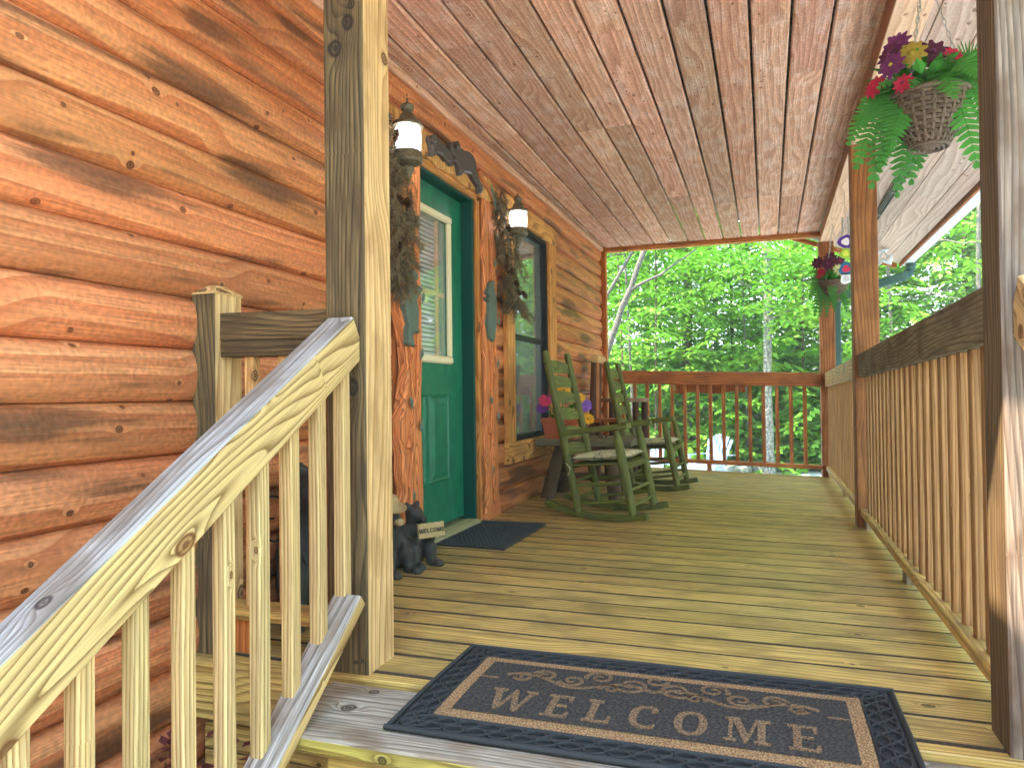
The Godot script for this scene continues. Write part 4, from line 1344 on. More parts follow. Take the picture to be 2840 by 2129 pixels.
func turned(mb: MB, b: Basis, o := Vector3.ZERO) -> MB:
	for i in mb.v.size():
		mb.v[i] = b * mb.v[i] + o
		mb.n[i] = (b * mb.n[i]).normalized()
	return mb

func lettering(parent: Node3D, text: String, size: float, depth: float, mat: Material, at: Transform3D, serif := true) -> MeshInstance3D:
	var tm := TextMesh.new()
	tm.text = text
	var f := SystemFont.new()
	f.font_names = PackedStringArray(["Droid Serif" if serif else "Droid Sans"])
	f.font_weight = 700
	tm.font = f
	tm.font_size = 48
	tm.pixel_size = size / 36.0
	tm.depth = depth
	var o := MeshInstance3D.new()
	o.name = "lettering"
	o.mesh = tm
	o.material_override = mat
	parent.add_child(o, true)
	o.transform = at
	return o

func mat_y(z: float) -> float:
	return 0.0 if z < -1.83 else lerpf(0.0, -0.0115, clampf((z + 1.83) / 0.23, 0, 1))

func pine_sprig(sd: int, ln: float) -> ArrayMesh:
	var r := RandomNumberGenerator.new()
	r.seed = sd
	var mb := MB.new()
	mb.tint = Color(0.6, 0.48, 0.4)
	mb.tube(PackedVector3Array([Vector3.ZERO, Vector3(0.004, -ln * 0.5, 0.003), Vector3(0, -ln, 0)]), PackedFloat32Array([0.0025, 0.002, 0.001]), 4)
	for i in 90:
		var s := r.randf_range(0.08, 1.0)
		var a := r.randf() * TAU
		var at := Vector3(0, -ln * s, 0)
		var d := Vector3(cos(a), -r.randf_range(0.4, 1.3), sin(a)).normalized()
		var l := r.randf_range(0.024, 0.05)
		var side := d.cross(Vector3(r.randf(), r.randf(), r.randf())).normalized() * 0.0021
		var k := r.randf_range(0.45, 1.0)
		mb.tint = Color(k, k * r.randf_range(0.85, 1.0), k * r.randf_range(0.7, 0.95))
		mb.tri(at - side, at + side, at + d * l)
	return mb.done()

func cone_mesh() -> ArrayMesh:
	var mb := MB.new()
	for i in 44:
		var s := i / 43.0
		var a := i * 2.39996
		var rr := 0.017 * sin(PI * (0.12 + 0.85 * s)) + 0.003
		var y := -s * 0.055
		var o := Vector3(cos(a), 0, sin(a))
		var side := Vector3(-sin(a), 0, cos(a)) * 0.006
		mb.tint = Color(1, 1, 1) * (0.7 + 0.3 * fmod(i * 0.37, 1.0))
		mb.tint.a = 1
		var b := Vector3(0, y + 0.004, 0)
		mb.tri(b - side, o * rr * 1.25 + Vector3(0, y - 0.006, 0) - side * 0.6, o * rr * 1.25 + Vector3(0, y - 0.006, 0) + side * 0.6)
		mb.tri(b - side, o * rr * 1.25 + Vector3(0, y - 0.006, 0) + side * 0.6, b + side)
	mb.tint = Color(0.5, 0.45, 0.4)
	mb.lathe(PackedVector2Array([Vector2(0, 0.004), Vector2(0.01, -0.008), Vector2(0.014, -0.025), Vector2(0.008, -0.046), Vector2(0, -0.056)]), Vector3.ZERO, 8)
	return mb.done()

func garland(label: String, path: Array, width: float, count: int) -> void:
	var t := thing("pine_garland", label, "garland", path[0], "dried garlands beside the door")
	var ms := [pine_sprig(1, 0.13), pine_sprig(2, 0.17), pine_sprig(3, 0.10)]
	var cm := cone_mesh()
	var k := path.size()
	var P := PackedVector3Array()
	var R := PackedFloat32Array()
	for p in path:
		P.append(p); R.append(0.006)
	pole(t, "stem", M.cone, P, R, 5, Color(0.6, 0.5, 0.45))
	for i in count:
		var f := rng.randf() * (k - 1.001)
		var j := int(f)
		var c: Vector3 = path[j].lerp(path[j + 1], f - j)
		var wd := width * (0.55 + 0.45 * sin(PI * clampf(f / (k - 1) + 0.12, 0, 1)))
		var p := c + Vector3(rng.randf_range(-0.4, 0.6), rng.randf_range(-0.2, 0.6), rng.randf_range(-1, 1)) * wd
		p.x = maxf(p.x, -1.67)
		var o := put(t, "sprig", ms[rng.randi() % 3], M.dried, p)
		var out := rng.randf_range(0.15, 0.75)
		var a := rng.randf() * TAU
		o.basis = Basis(Vector3(sin(a), 0, cos(a)), out) * Basis(Vector3.UP, rng.randf() * TAU)
	for i in 9:
		var f := rng.randf() * (k - 1.001)
		var j := int(f)
		var c: Vector3 = path[j].lerp(path[j + 1], f - j)
		var o := put(t, "pine_cone", cm, M.cone, c + Vector3(rng.randf_range(0.02, 0.06), 0, rng.randf_range(-1, 1) * width * 0.7))
		o.basis = Basis.from_euler(Vector3(rng.randf_range(-0.6, 0.6), 0, rng.randf_range(-0.6, 0.6)))

func lantern(label: String, c: Vector3, s: float) -> void:
	# c: middle of the glass; wall lantern on a bracket
	var t := thing("wall_lantern", label, "lantern", c, "wall lanterns flanking the door")
	var u := 0.00031 * s
	var f := func(arr: Array) -> PackedVector2Array:
		var o := PackedVector2Array()
		for q in arr: o.append(Vector2(q[1] * u, (715.0 - q[0]) * u))
		return o
	var mb := MB.new()
	mb.lathe(f.call([[75, 0], [85, 14], [105, 20], [125, 12], [140, 22], [155, 34], [190, 95], [215, 108], [240, 100], [275, 88], [292, 62], [305, 62], [330, 98], [400, 132], [445, 150], [470, 225], [500, 246], [530, 240], [545, 200], [540, 0]]), Vector3.ZERO, 22)
	put(t, "cap", mb.done(), M.bronze, c)
	mb = MB.new()
	mb.lathe(f.call([[540, 200], [700, 204], [905, 198]]), Vector3.ZERO, 24)
	put(t, "glass_cylinder", mb.done(), M.frost, c)
	var glass_glow := OmniLight3D.new()  # weak light added inside the glass to go with its glow
	glass_glow.name = "glass_glow"
	glass_glow.light_energy = 0.03
	glass_glow.light_color = Color(0.95, 0.97, 1.0)
	glass_glow.light_size = 0.04
	glass_glow.omni_range = 6.0
	glass_glow.omni_attenuation = 2.0
	glass_glow.shadow_enabled = true
	t.add_child(glass_glow)
	for k in 4:
		var a := TAU * k / 4.0 + 0.75
		var o := Vector3(cos(a), 0, sin(a)) * 206 * u
		rod(t, "bar", M.bronze, c + o + Vector3(0, 175 * u, 0), c + o + Vector3(0, -195 * u, 0), 0.0035, 0.0035, 5, Color(0.8, 0.8, 0.8))
	mb = MB.new()
	mb.lathe(f.call([[895, 0], [900, 200], [925, 216], [980, 226], [1040, 232], [1075, 215], [1110, 150], [1130, 92], [1150, 100], [1180, 98], [1230, 70], [1290, 46], [1310, 46], [1316, 24], [1345, 28], [1375, 14], [1400, 0]]), Vector3.ZERO, 22)
	put(t, "base_bowl", mb.done(), M.bronze, c)
	pole(t, "bracket", M.bronze, PackedVector3Array([Vector3(-1.69, c.y - 0.12, c.z), Vector3(-1.64, c.y - 0.13, c.z), c + Vector3(-0.03, -0.125, 0), c + Vector3(0, -0.11, 0)]), PackedFloat32Array([0.012, 0.01, 0.01, 0.012]), 8, Color(0.9, 0.9, 0.9))
	mb = MB.new()
	mb.lathe(PackedVector2Array([Vector2(0, 0.02), Vector2(0.04, 0.016), Vector2(0.055, 0)]), Vector3.ZERO, 16)
	turned(mb, Basis(Vector3(0, 0, 1), -PI / 2))
	put(t, "back_plate", mb.done(), M.bronze, Vector3(-1.695, c.y - 0.12, c.z))

func leaf_carving(parent: Node3D, at: Vector3, dir: Vector3, ln: float) -> void:
	var mb := MB.new()
	var side := Vector3(1, 0, 0).cross(dir).normalized()
	var P := [Vector3.ZERO, dir * ln * 0.4 + side * ln * 0.24, dir * ln, dir * ln * 0.4 - side * ln * 0.24]
	var mid := dir * ln * 0.45 + Vector3(0.012, 0, 0)
	for i in 4:
		var a: Vector3 = P[i]
		var b: Vector3 = P[(i + 1) % 4]
		if (b - a).cross(mid - a).x > 0: mb.tri(a, b, mid)
		else: mb.tri(a, mid, b)
	put(parent, "carved_leaf", mb.done(), M.squirrel, at)

func carved_post(label: String, z0: float, z1: float, xf: float, thick: float, top: float, squirrel: Array, sd: int) -> void:
	# live-edged cedar slab beside the door with branches, leaves and a squirrel carved on it
	var zc := (z0 + z1) * 0.5
	var t := thing("carved_post", label, "carved post", Vector3(xf, 0, zc), "carved cedar posts of the doorway")
	var r := RandomNumberGenerator.new()
	r.seed = sd
	var pl := PackedVector2Array()
	var pr := PackedVector2Array()
	for i in 25:
		var y := top * i / 24.0
		pl.append(Vector2(z0 + sin(i * 0.9 + sd) * 0.012 + r.randf_range(-0.008, 0.008) - (0.05 * sin(clampf((y - 0.7) / 0.5, 0, 1) * PI) if sd == 1 else 0.0), y))
		pr.append(Vector2(z1 + sin(i * 0.7 + sd * 2) * 0.008 + r.randf_range(-0.005, 0.005) - (0.03 * clampf(1.0 - y / 0.12, 0, 1)), y))
	pr.reverse()
	pl.append_array(pr)
	var mb := MB.new()
	mb.tint = Color(1, 0.92, 0.85)
	mb.poly_slab(pl, -thick, 0.0, zc, 0.0, ruv(), 0.012)
	put(t, "slab", mb.done(), M.cedar, Vector3(xf, 0, zc))
	# branches running up the face
	var w := z0 - z1
	for q in [[0.1, 1.15, 0.62, 0.2], [0.55, 1.0, 0.2, 0.55], [0.25, 1.5, 0.3, 0.8], [1.3, top - 0.25, 0.7, 0.35]]:
		var P := PackedVector3Array()
		var R := PackedFloat32Array()
		for i in 12:
			var s := i / 11.0
			P.append(Vector3(xf + 0.004, lerpf(q[0], q[1], s), z0 - w * lerpf(q[2], q[3], s) + sin(s * 6.0 + q[0] * 5.0) * 0.02))
			R.append(0.015 * (1.0 - 0.5 * s) * (1.0 + 0.2 * sin(i * 2.1)))
		pole(t, "branch", M.cedar, P, R, 7, Color(0.98, 0.86, 0.76), 0.12)
	for q in [[0.36, 0.3], [0.62, 0.75], [0.80, 0.25], [0.97, 0.8], [1.62, 0.65], [1.25, 0.9]]:
		leaf_carving(t, Vector3(xf + 0.012, q[0], z0 - w * q[1]), Vector3(0, 0.9 if q[1] > 0.5 else -0.9, -0.3).normalized(), 0.075)
	var poly := PackedVector2Array()
	for q in squirrel: poly.append(Vector2(q[0], q[1]))
	mb = MB.new()
	mb.poly_slab(poly, 0.0, 0.035, squirrel[0][0], squirrel[0][1], ruv(), 0.008)
	put(t, "squirrel", mb.done(), M.squirrel, Vector3(xf - 0.008, squirrel[0][1], squirrel[0][0])).set_meta("label", "grey green carved squirrel climbing the post")

func build_entrance() -> void:
	var sq := [[-3.126, 1.318], [-3.109, 1.3], [-3.085, 1.275], [-3.072, 1.24], [-3.079, 1.205], [-3.102, 1.159], [-3.114, 1.138], [-3.109, 1.108], [-3.108, 1.048], [-3.123, 1.036], [-3.169, 1.033], [-3.161, 1.051], [-3.149, 1.081], [-3.158, 1.1], [-3.221, 1.103], [-3.23, 1.111], [-3.204, 1.126], [-3.215, 1.207], [-3.195, 1.259], [-3.216, 1.28], [-3.256, 1.312], [-3.256, 1.331], [-3.226, 1.335], [-3.192, 1.323], [-3.184, 1.341], [-3.21, 1.367], [-3.211, 1.39], [-3.177, 1.408], [-3.144, 1.395], [-3.122, 1.354]]
	var sr := [[-4.39, 1.526], [-4.344, 1.501], [-4.319, 1.443], [-4.341, 1.423], [-4.30, 1.411], [-4.335, 1.385], [-4.341, 1.341], [-4.321, 1.295], [-4.312, 1.24], [-4.35, 1.15], [-4.42, 1.14], [-4.462, 1.254], [-4.469, 1.31], [-4.467, 1.401], [-4.46, 1.439], [-4.429, 1.492], [-4.431, 1.537]]
	carved_post("carved live-edge cedar post behind the seated bears, left jamb of the doorway", -3.085, -3.295, -1.60, 0.055, 2.05, sq, 1)
	carved_post("carved live-edge cedar post between the door and the window", -4.315, -4.545, -1.655, 0.045, 2.05, sr, 2)
	# header board with a live lower edge
	var t := thing("header_board", "orange live-edge board above the green door", "board", Vector3(-1.68, 2.04, -3.8))
	var pl := PackedVector2Array()
	for i in 22: pl.append(Vector2(-3.06 - i * 0.0715, 2.052 + 0.008 * sin(i * 1.3) + 0.006 * sin(i * 2.9)))
	for i in 22: pl.append(Vector2(-4.5615 + i * 0.0715, 2.196 + 0.004 * sin(i * 1.1) - (0.03 if i < 2 else 0.0)))
	var mb := MB.new()
	mb.tint = Color(1, 0.78, 0.5)
	mb.poly_slab(pl, -0.05, 0.0, -3.8, 2.04, ruv(), 0.008)
	turned(mb, Basis())
	put(t, "board", mb.done(), M.post, Vector3(-1.652, 2.04, -3.8))
	var tb := PackedVector3Array()
	var tr := PackedFloat32Array()
	for i in 8:
		var s := i / 7.0
		tb.append(Vector3(-1.645, lerpf(2.19, 2.06, s), lerpf(-4.20, -4.47, s) + 0.012 * sin(s * 7)))
		tr.append(0.016 - 0.006 * s)
	pole(t, "branch", M.cedar, tb, tr, 7, Color(0.85, 0.75, 0.65), 0.1)
	leaf_carving(t, Vector3(-1.635, 2.16, -4.40), Vector3(0, -0.9, -0.4).normalized(), 0.11)
	leaf_carving(t, Vector3(-1.635, 2.10, -4.45), Vector3(0, -0.95, -0.3).normalized(), 0.10)
	# two bear cut-outs walking along the header
	var b1 := [[-3.463, 2.13], [-3.466, 2.151], [-3.49, 2.168], [-3.538, 2.184], [-3.568, 2.179], [-3.586, 2.17], [-3.642, 2.17], [-3.687, 2.16], [-3.719, 2.157], [-3.752, 2.132], [-3.764, 2.09], [-3.75, 2.08], [-3.724, 2.086], [-3.718, 2.092], [-3.678, 2.086], [-3.647, 2.095], [-3.628, 2.1], [-3.585, 2.099], [-3.536, 2.089], [-3.532, 2.073], [-3.517, 2.065], [-3.493, 2.064], [-3.488, 2.082], [-3.486, 2.114]]
	var b2 := [[-3.73, 2.184], [-3.734, 2.207], [-3.761, 2.221], [-3.822, 2.243], [-3.843, 2.239], [-3.846, 2.221], [-3.899, 2.227], [-3.942, 2.226], [-4.001, 2.241], [-4.053, 2.241], [-4.095, 2.216], [-4.113, 2.184], [-4.127, 2.141], [-4.158, 2.117], [-4.214, 2.1], [-4.221, 2.066], [-4.196, 2.04], [-4.168, 2.037], [-4.157, 2.073], [-4.079, 2.093], [-4.034, 2.115], [-3.974, 2.106], [-3.909, 2.091], [-3.89, 2.066], [-3.869, 2.061], [-3.856, 2.081], [-3.846, 2.111], [-3.805, 2.118], [-3.758, 2.115], [-3.772, 2.144], [-3.752, 2.154], [-3.733, 2.169]]
	for q in [[b1, "small dark carved bear following on the board over the door", Vector2(-3.485, 2.14), Vector2(-3.472, 2.115)], [b2, "larger dark carved bear stretched along the board over the door", Vector2(-3.80, 2.205), Vector2(-3.755, 2.178)]]:
		var poly := PackedVector2Array()
		for v in q[0]: poly.append(Vector2(v[0], v[1]))
		t = thing("bear_carving", q[1], "carving", Vector3(-1.652, poly[0].y, poly[0].x), "bear carvings over the door")
		mb = MB.new()
		mb.poly_slab(poly, 0.0, 0.034, poly[0].x, poly[0].y, ruv(), 0.009)
		put(t, "body", mb.done(), M.carve, Vector3(-1.651, poly[0].y, poly[0].x))
		var hb := nets([[Vector3(0, 0, 0), Vector3(0.01, -0.01, 0.02), 0.022, 0.016], [Vector3(0.0, 0.026, -0.012), Vector3(0.004, 0.028, -0.012), 0.009, 0.008], [Vector3(0.012, -0.014, 0.028), Vector3(0.016, -0.018, 0.034), 0.009, 0.007]], 0.005, 0.006)
		put(t, "head", hb.done(), M.carve, Vector3(-1.617, q[2].y, q[2].x))
	lantern("bronze wall lantern with white glass between the pale post and the door", Vector3(-1.566, 2.007, -3.09), 1.0)
	lantern("bronze wall lantern with white glass beside the window", Vector3(-1.54, 1.972, -4.66), 0.93)
	garland("dried pine garland with cones hanging under the lantern by the pale post", [Vector3(-1.635, 2.12, -2.93), Vector3(-1.64, 1.98, -2.97), Vector3(-1.60, 1.80, -3.02), Vector3(-1.59, 1.62, -3.06), Vector3(-1.59, 1.46, -3.05), Vector3(-1.60, 1.36, -3.02)], 0.095, 130)
	garland("dried pine garland with cones hanging beside the window", [Vector3(-1.63, 2.15, -4.58), Vector3(-1.655, 1.98, -4.54), Vector3(-1.62, 1.80, -4.60), Vector3(-1.61, 1.62, -4.64), Vector3(-1.59, 1.47, -4.68), Vector3(-1.53, 1.38, -4.72)], 0.10, 110)
	# black mat in front of the door
	t = thing("door_mat", "black ribbed rubber mat in front of the green door", "mat", Vector3(-1.5, 0, -3.92))
	mb = MB.new()
	mb.extrude(oct(0.47, 0.013, 0.005), Vector3(0, 0, 0.375), Vector3(0, 0, -0.375), Vector3.UP, Vector2.ZERO)
	put(t, "base", mb.done(), M.rubber, Vector3(-1.50, 0.0045, -3.92))
	mb = MB.new()
	for i in 30:
		for j in 18:
			var p := Vector3((j - 8.5) * 0.0245 + (0.012 if i % 2 else 0.0), 0, (i - 14.5) * 0.0245)
			mb.box(p, Vector3(0.018, 0.005, 0.012), Basis(Vector3.UP, 0.6 if (i + j) % 2 else -0.6))
	var st := put(t, "studs", mb.done(), M.rubbermat, Vector3(-1.505, 0.012, -3.92))
	st.set_meta("kind", "stuff")
	welcome_mat()
	# seated bears
	t = thing("bear_statue", "two black resin bears sitting by the door holding a welcome sign", "statue", Vector3(-1.55, 0, -3.05))
	var ra := Basis(Vector3.UP, -0.38)
	mb = turned(nets(bear_bones(0.98, false), 0.0075, 0.018), ra)
	put(t, "bear", mb.done(), M.bear, Vector3(-1.625, 0.0, -2.965)).set_meta("label", "black bear wearing a tan hat")
	mb = turned(nets(bear_bones(0.92, true), 0.0075, 0.018), ra)
	put(t, "bear", mb.done(), M.bear, Vector3(-1.585, 0.0, -3.135)).set_meta("label", "bareheaded black bear holding the sign")
	mb = MB.new()
	mb.lathe(PackedVector2Array([Vector2(0.001, 0.062), Vector2(0.03, 0.06), Vector2(0.042, 0.045), Vector2(0.047, 0.012), Vector2(0.06, 0.004), Vector2(0.085, 0.012), Vector2(0.084, 0.006), Vector2(0.05, -0.006), Vector2(0.03, -0.004)]), Vector3.ZERO, 18)
	turned(mb, Basis.from_euler(Vector3(0.12, 0, -0.22)))
	put(t, "hat", mb.done(), M.tan, Vector3(-1.62, 0.29, -2.965))
	for q in [[-1.625, -2.965, 0.98], [-1.585, -3.135, 0.92]]:
		var mz := nets([[Vector3(0.055, 0.245, 0) * q[2], Vector3(0.088, 0.239, 0) * q[2], 0.021, 0.0185]], 0.006, 0.004)
		turned(mz, ra)
		put(t, "muzzle", mz.done(), M.tan if q[2] > 0.95 else M.bear, Vector3(q[0], 0, q[1]))
	var sb := MB.new()
	sb.tint = Color(1, 1, 1)
	var sp := PackedVector2Array()
	for i in 13: sp.append(Vector2(-0.07 + i * 0.14 / 12, -0.036 + (0.004 if i % 2 else 0.0)))
	for i in 13: sp.append(Vector2(0.07 - i * 0.14 / 12, 0.036 - (0.004 if i % 3 == 1 else 0.0)))
	sb.poly_slab(sp, -0.006, 0.008, 0, 0, ruv(), 0.003)
	var sg := put(t, "sign", sb.done(), M.tan, Vector3(-1.478, 0.170, -3.115))
	sg.basis = Basis(Vector3.UP, -0.60) * Basis(Vector3(0, 0, 1), 0.15)
	var le := lettering(sg, "WELCOME", 0.021, 0.003, M.bear, Transform3D(Basis(Vector3.UP, PI / 2), Vector3(0.009, 0, 0)), false)
	# a taller black figure half hidden behind the short railing
	t = thing("bear_statue", "tall black carved bear half hidden behind the short wall railing", "statue", Vector3(-1.60, 0, -2.4))
	mb = turned(nets(bear_bones(1.72, false), 0.013, 0.03), Basis(Vector3.UP, -0.9))
	put(t, "body", mb.done(), M.bear, Vector3(-1.585, 0, -2.36))
	# wrought iron scroll stand next to it
	t = thing("plant_stand", "thin black wire scroll stand against the log wall", "plant stand", Vector3(-1.60, 0, -2.13))
	var P := PackedVector3Array()
	var R := PackedFloat32Array()
	for i in 26:
		var a := i * 0.32
		var rr := 0.02 + 0.004 * i
		P.append(Vector3(-1.61, 0.36 + cos(a) * rr, -2.13 + sin(a) * rr)); R.append(0.004)
	pole(t, "scroll", M.iron, P, R, 5, Color(1, 1, 1))
	for q in [-0.08, 0.08]:
		rod(t, "leg", M.iron, Vector3(-1.61, 0.0, -2.13 + q * 1.3), Vector3(-1.61, 0.52, -2.13 + q), 0.005, 0.005, 6, Color(1, 1, 1))

func welcome_mat() -> void:
	var t := thing("welcome_mat", "large welcome mat of tan and black coir in an openwork rubber border", "mat", Vector3(-0.286, 0, -1.87))
	var cx := -0.286
	var x0 := -0.885
	var x1 := 0.312
	var z0 := -1.583
	var z1 := -2.155
	var f := func(x: float, y: float, z: float) -> Vector3: return Vector3(x - cx, y + mat_y(z), z + 1.87)
	var grid := func(mb: MB, xa: float, xb: float, za: float, zb: float, y: float) -> void:
		var n := 14
		for i in n:
			var p := lerpf(za, zb, i / float(n))
			var q := lerpf(za, zb, (i + 1) / float(n))
			mb.quad(f.call(xa, y, p), f.call(xb, y, p), f.call(xb, y, q), f.call(xa, y, q))
	# rubber base sheet, outer frame bars, inner frame bars
	var mb := MB.new()
	mb.tint = Color(0.75, 0.75, 0.75)
	grid.call(mb, x0, x1, z0, z1, 0.003)
	put(t, "rubber_sheet", mb.done(), M.rubber, t.position)
	var bar := func(called: String, xa: float, za: float, xb: float, zb: float, w: float, h: float) -> void:
		var b := MB.new()
		var n := 8 if absf(za - zb) > 0.1 else 1
		for i in n:
			var p := lerpf(za, zb, i / float(n))
			var q := lerpf(za, zb, (i + 1) / float(n))
			b.extrude(oct(w, h, h * 0.35), f.call(lerpf(xa, xb, i / float(n)), h * 0.5 + 0.001, p), f.call(lerpf(xa, xb, (i + 1) / float(n)), h * 0.5 + 0.001, q), Vector3.UP, Vector2.ZERO)
		put(t, called, b.done(), M.rubber, t.position)
	for q in [[0.0, 0.012, 0.014], [0.018, 0.006, 0.010], [0.083, 0.008, 0.012]]:
		var d: float = q[0] + q[1] * 0.5
		bar.call("border_bar", x0 + q[0], z0 - d, x1 - q[0], z0 - d, q[1], q[2])
		bar.call("border_bar", x0 + q[0], z1 + d, x1 - q[0], z1 + d, q[1], q[2])
		bar.call("border_bar", x0 + d, z0 - d - q[1] * 0.5, x0 + d, z1 + d + q[1] * 0.5, q[1], q[2])
		bar.call("border_bar", x1 - d, z0 - d - q[1] * 0.5, x1 - d, z1 + d + q[1] * 0.5, q[1], q[2])
	# openwork lattice between the bars: crossing wavy ribs with little diamonds
	var lt := MB.new()
	var rib := func(pts: Array) -> void:
		for i in pts.size() - 1:
			var a: Vector3 = f.call(pts[i].x, 0.0075, pts[i].y)
			var b: Vector3 = f.call(pts[i + 1].x, 0.0075, pts[i + 1].y)
			lt.extrude(oct(0.0052, 0.009, 0.0015), a, b + (b - a) * 0.12, Vector3.UP, Vector2.ZERO, false, 1, 1, false)
	for side in 4:
		var horiz := side < 2
		var length := (x1 - x0 if horiz else absf(z1 - z0)) - 0.05
		var cells := int(round(length / 0.056))
		var st := length / cells
		for row in 2:
			var mid := 0.0385 + row * 0.029
			for ph in 2:
				var pts := []
				for i in cells * 6 + 1:
					var s := i / 6.0
					var wv := 0.0145 * sin((s + ph + row * 0.5) * PI)
					wv = clampf(wv * 1.3, -0.0145, 0.0145)
					var along := 0.025 + s * st
					var o: float = mid + wv
					if horiz: pts.append(Vector2(x0 + along, z0 - o if side == 0 else z1 + o))
					else: pts.append(Vector2(x0 + o if side == 2 else x1 - o, z0 - along))
				rib.call(pts)
	var lo := put(t, "lattice", lt.done(), M.rubber, t.position)
	lo.set_meta("kind", "stuff")
	# coir field: tan edge, dark middle, lettering and scrolls
	mb = MB.new()
	var e := 0.092
	grid.call(mb, x0 + e, x1 - e, z0 - e, z1 + e, 0.012)
	for q in [[x0 + e, z0 - e, x1 - e, z0 - e], [x1 - e, z1 + e, x0 + e, z1 + e]]:
		mb.quad(f.call(q[0], 0.002, q[1]), f.call(q[2], 0.002, q[3]), f.call(q[2], 0.012, q[3]), f.call(q[0], 0.012, q[1]))
	put(t, "coir_edge", mb.done(), M.coir, t.position)
	mb = MB.new()
	var d := 0.126
	grid.call(mb, x0 + d, x1 - d, z0 - d, z1 + d, 0.0145)
	put(t, "coir_field", mb.done(), M.coirdark, t.position)
	# stray fibres of the tan edge
	mb = MB.new()
	var r := RandomNumberGenerator.new()
	r.seed = 8
	for i in 2600:
		var k := r.randf()
		var x := 0.0
		var z := 0.0
		var w := e + 0.002 + r.randf() * 0.036
		if k < 0.36: x = r.randf_range(x0 + e, x1 - e); z = z0 - w
		elif k < 0.72: x = r.randf_range(x0 + e, x1 - e); z = z1 + w
		elif k < 0.86: x = x0 + w; z = r.randf_range(z0 - e, z1 + e)
		else: x = x1 - w; z = r.randf_range(z0 - e, z1 + e)
		var a := r.randf() * TAU
		var l := r.randf_range(0.006, 0.016)
		var p: Vector3 = f.call(x, 0.0122, z)
		var q := p + Vector3(cos(a) * l, r.randf_range(0.001, 0.006), sin(a) * l)
		var sd := Vector3(-sin(a), 0, cos(a)) * 0.0006
		var tn := r.randf_range(0.75, 1.0)
		mb.tint = Color(tn, tn * 0.95, tn * 0.9)
		mb.tri(p - sd, p + sd, q)
	put(t, "coir_fibres", mb.done(), M.coir, t.position).set_meta("kind", "stuff")
	var le := lettering(t, "W E L C O M E", 0.098, 0.004, M.coirworn, Transform3D())
	var ab := le.mesh.get_aabb()
	var fit := Basis.from_scale(Vector3(0.80 / ab.size.x, 0.112 / ab.size.y, 1.0))
	var lie := Basis(Vector3(1, 0, 0), 0.05 - PI / 2) * fit
	le.transform = Transform3D(lie, Vector3(-0.004, 0.0136, 0.082) - lie * ab.get_center())
	le.name = "lettering"
	# scroll ornament above the lettering
	var orn := MB.new()
	var scroll := func(c: Vector2, r0: float, turns: float, dirn: float, start: float, w: float) -> void:
		var n := 26
		var pts := []
		for i in n:
			var s := i / float(n - 1)
			var a := start + dirn * s * turns * TAU
			pts.append(c + Vector2(cos(a), sin(a)) * r0 * (1.0 - 0.8 * s))
		for i in n - 1:
			var A: Vector3 = f.call(pts[i].x, 0.0155, pts[i].y)
			var B: Vector3 = f.call(pts[i + 1].x, 0.0155, pts[i + 1].y)
			orn.extrude(oct(w * (1.0 - 0.5 * i / n), 0.003, 0.0008), A, B + (B - A) * 0.2, Vector3.UP, Vector2.ZERO)
	for sgn in [-1.0, 1.0]:
		for q in [[0.06, -1.915, 0.04, 1.3, 1.0], [0.15, -1.935, 0.032, 1.4, -1.0], [0.22, -1.905, 0.03, 1.3, 1.0], [0.30, -1.915, 0.028, 1.4, -1.0], [0.355, -1.895, 0.02, 1.2, 1.0], [0.11, -1.885, 0.022, 1.2, -1.0]]:
			scroll.call(Vector2(cx + sgn * q[0], -1.96 + (q[1] + 1.91) * 1.35), q[2] * 1.25, q[3], q[4] * sgn, 0.4 if sgn > 0 else PI - 0.4, 0.013)
		var pts := []
		for i in 18:
			var s := i / 17.0
			pts.append(Vector2(cx + sgn * (0.0 + 0.40 * s), -1.935 - 0.03 * sin(s * 9.0)))
		for i in 17:
			var A: Vector3 = f.call(pts[i].x, 0.0155, pts[i].y)
			var B: Vector3 = f.call(pts[i + 1].x, 0.0155, pts[i + 1].y)
			orn.extrude(oct(0.012, 0.003, 0.0008), A, B + (B - A) * 0.2, Vector3.UP, Vector2.ZERO)
	scroll.call(Vector2(cx, -2.015), 0.032, 1.0, 1.0, 0.0, 0.013)
	put(t, "scroll_ornament", orn.done(), M.coirworn, t.position)
	for zz in [-1.915]:
		mb = MB.new()
		for q in [[x0 + 0.128, cx - 0.42], [cx + 0.42, x1 - 0.128]]:
			mb.extrude(oct(0.008, 0.002, 0.0005), f.call(q[0], 0.0152, zz), f.call(q[1], 0.0152, zz), Vector3.UP, Vector2.ZERO)
		put(t, "field_line", mb.done(), M.coirworn, t.position)

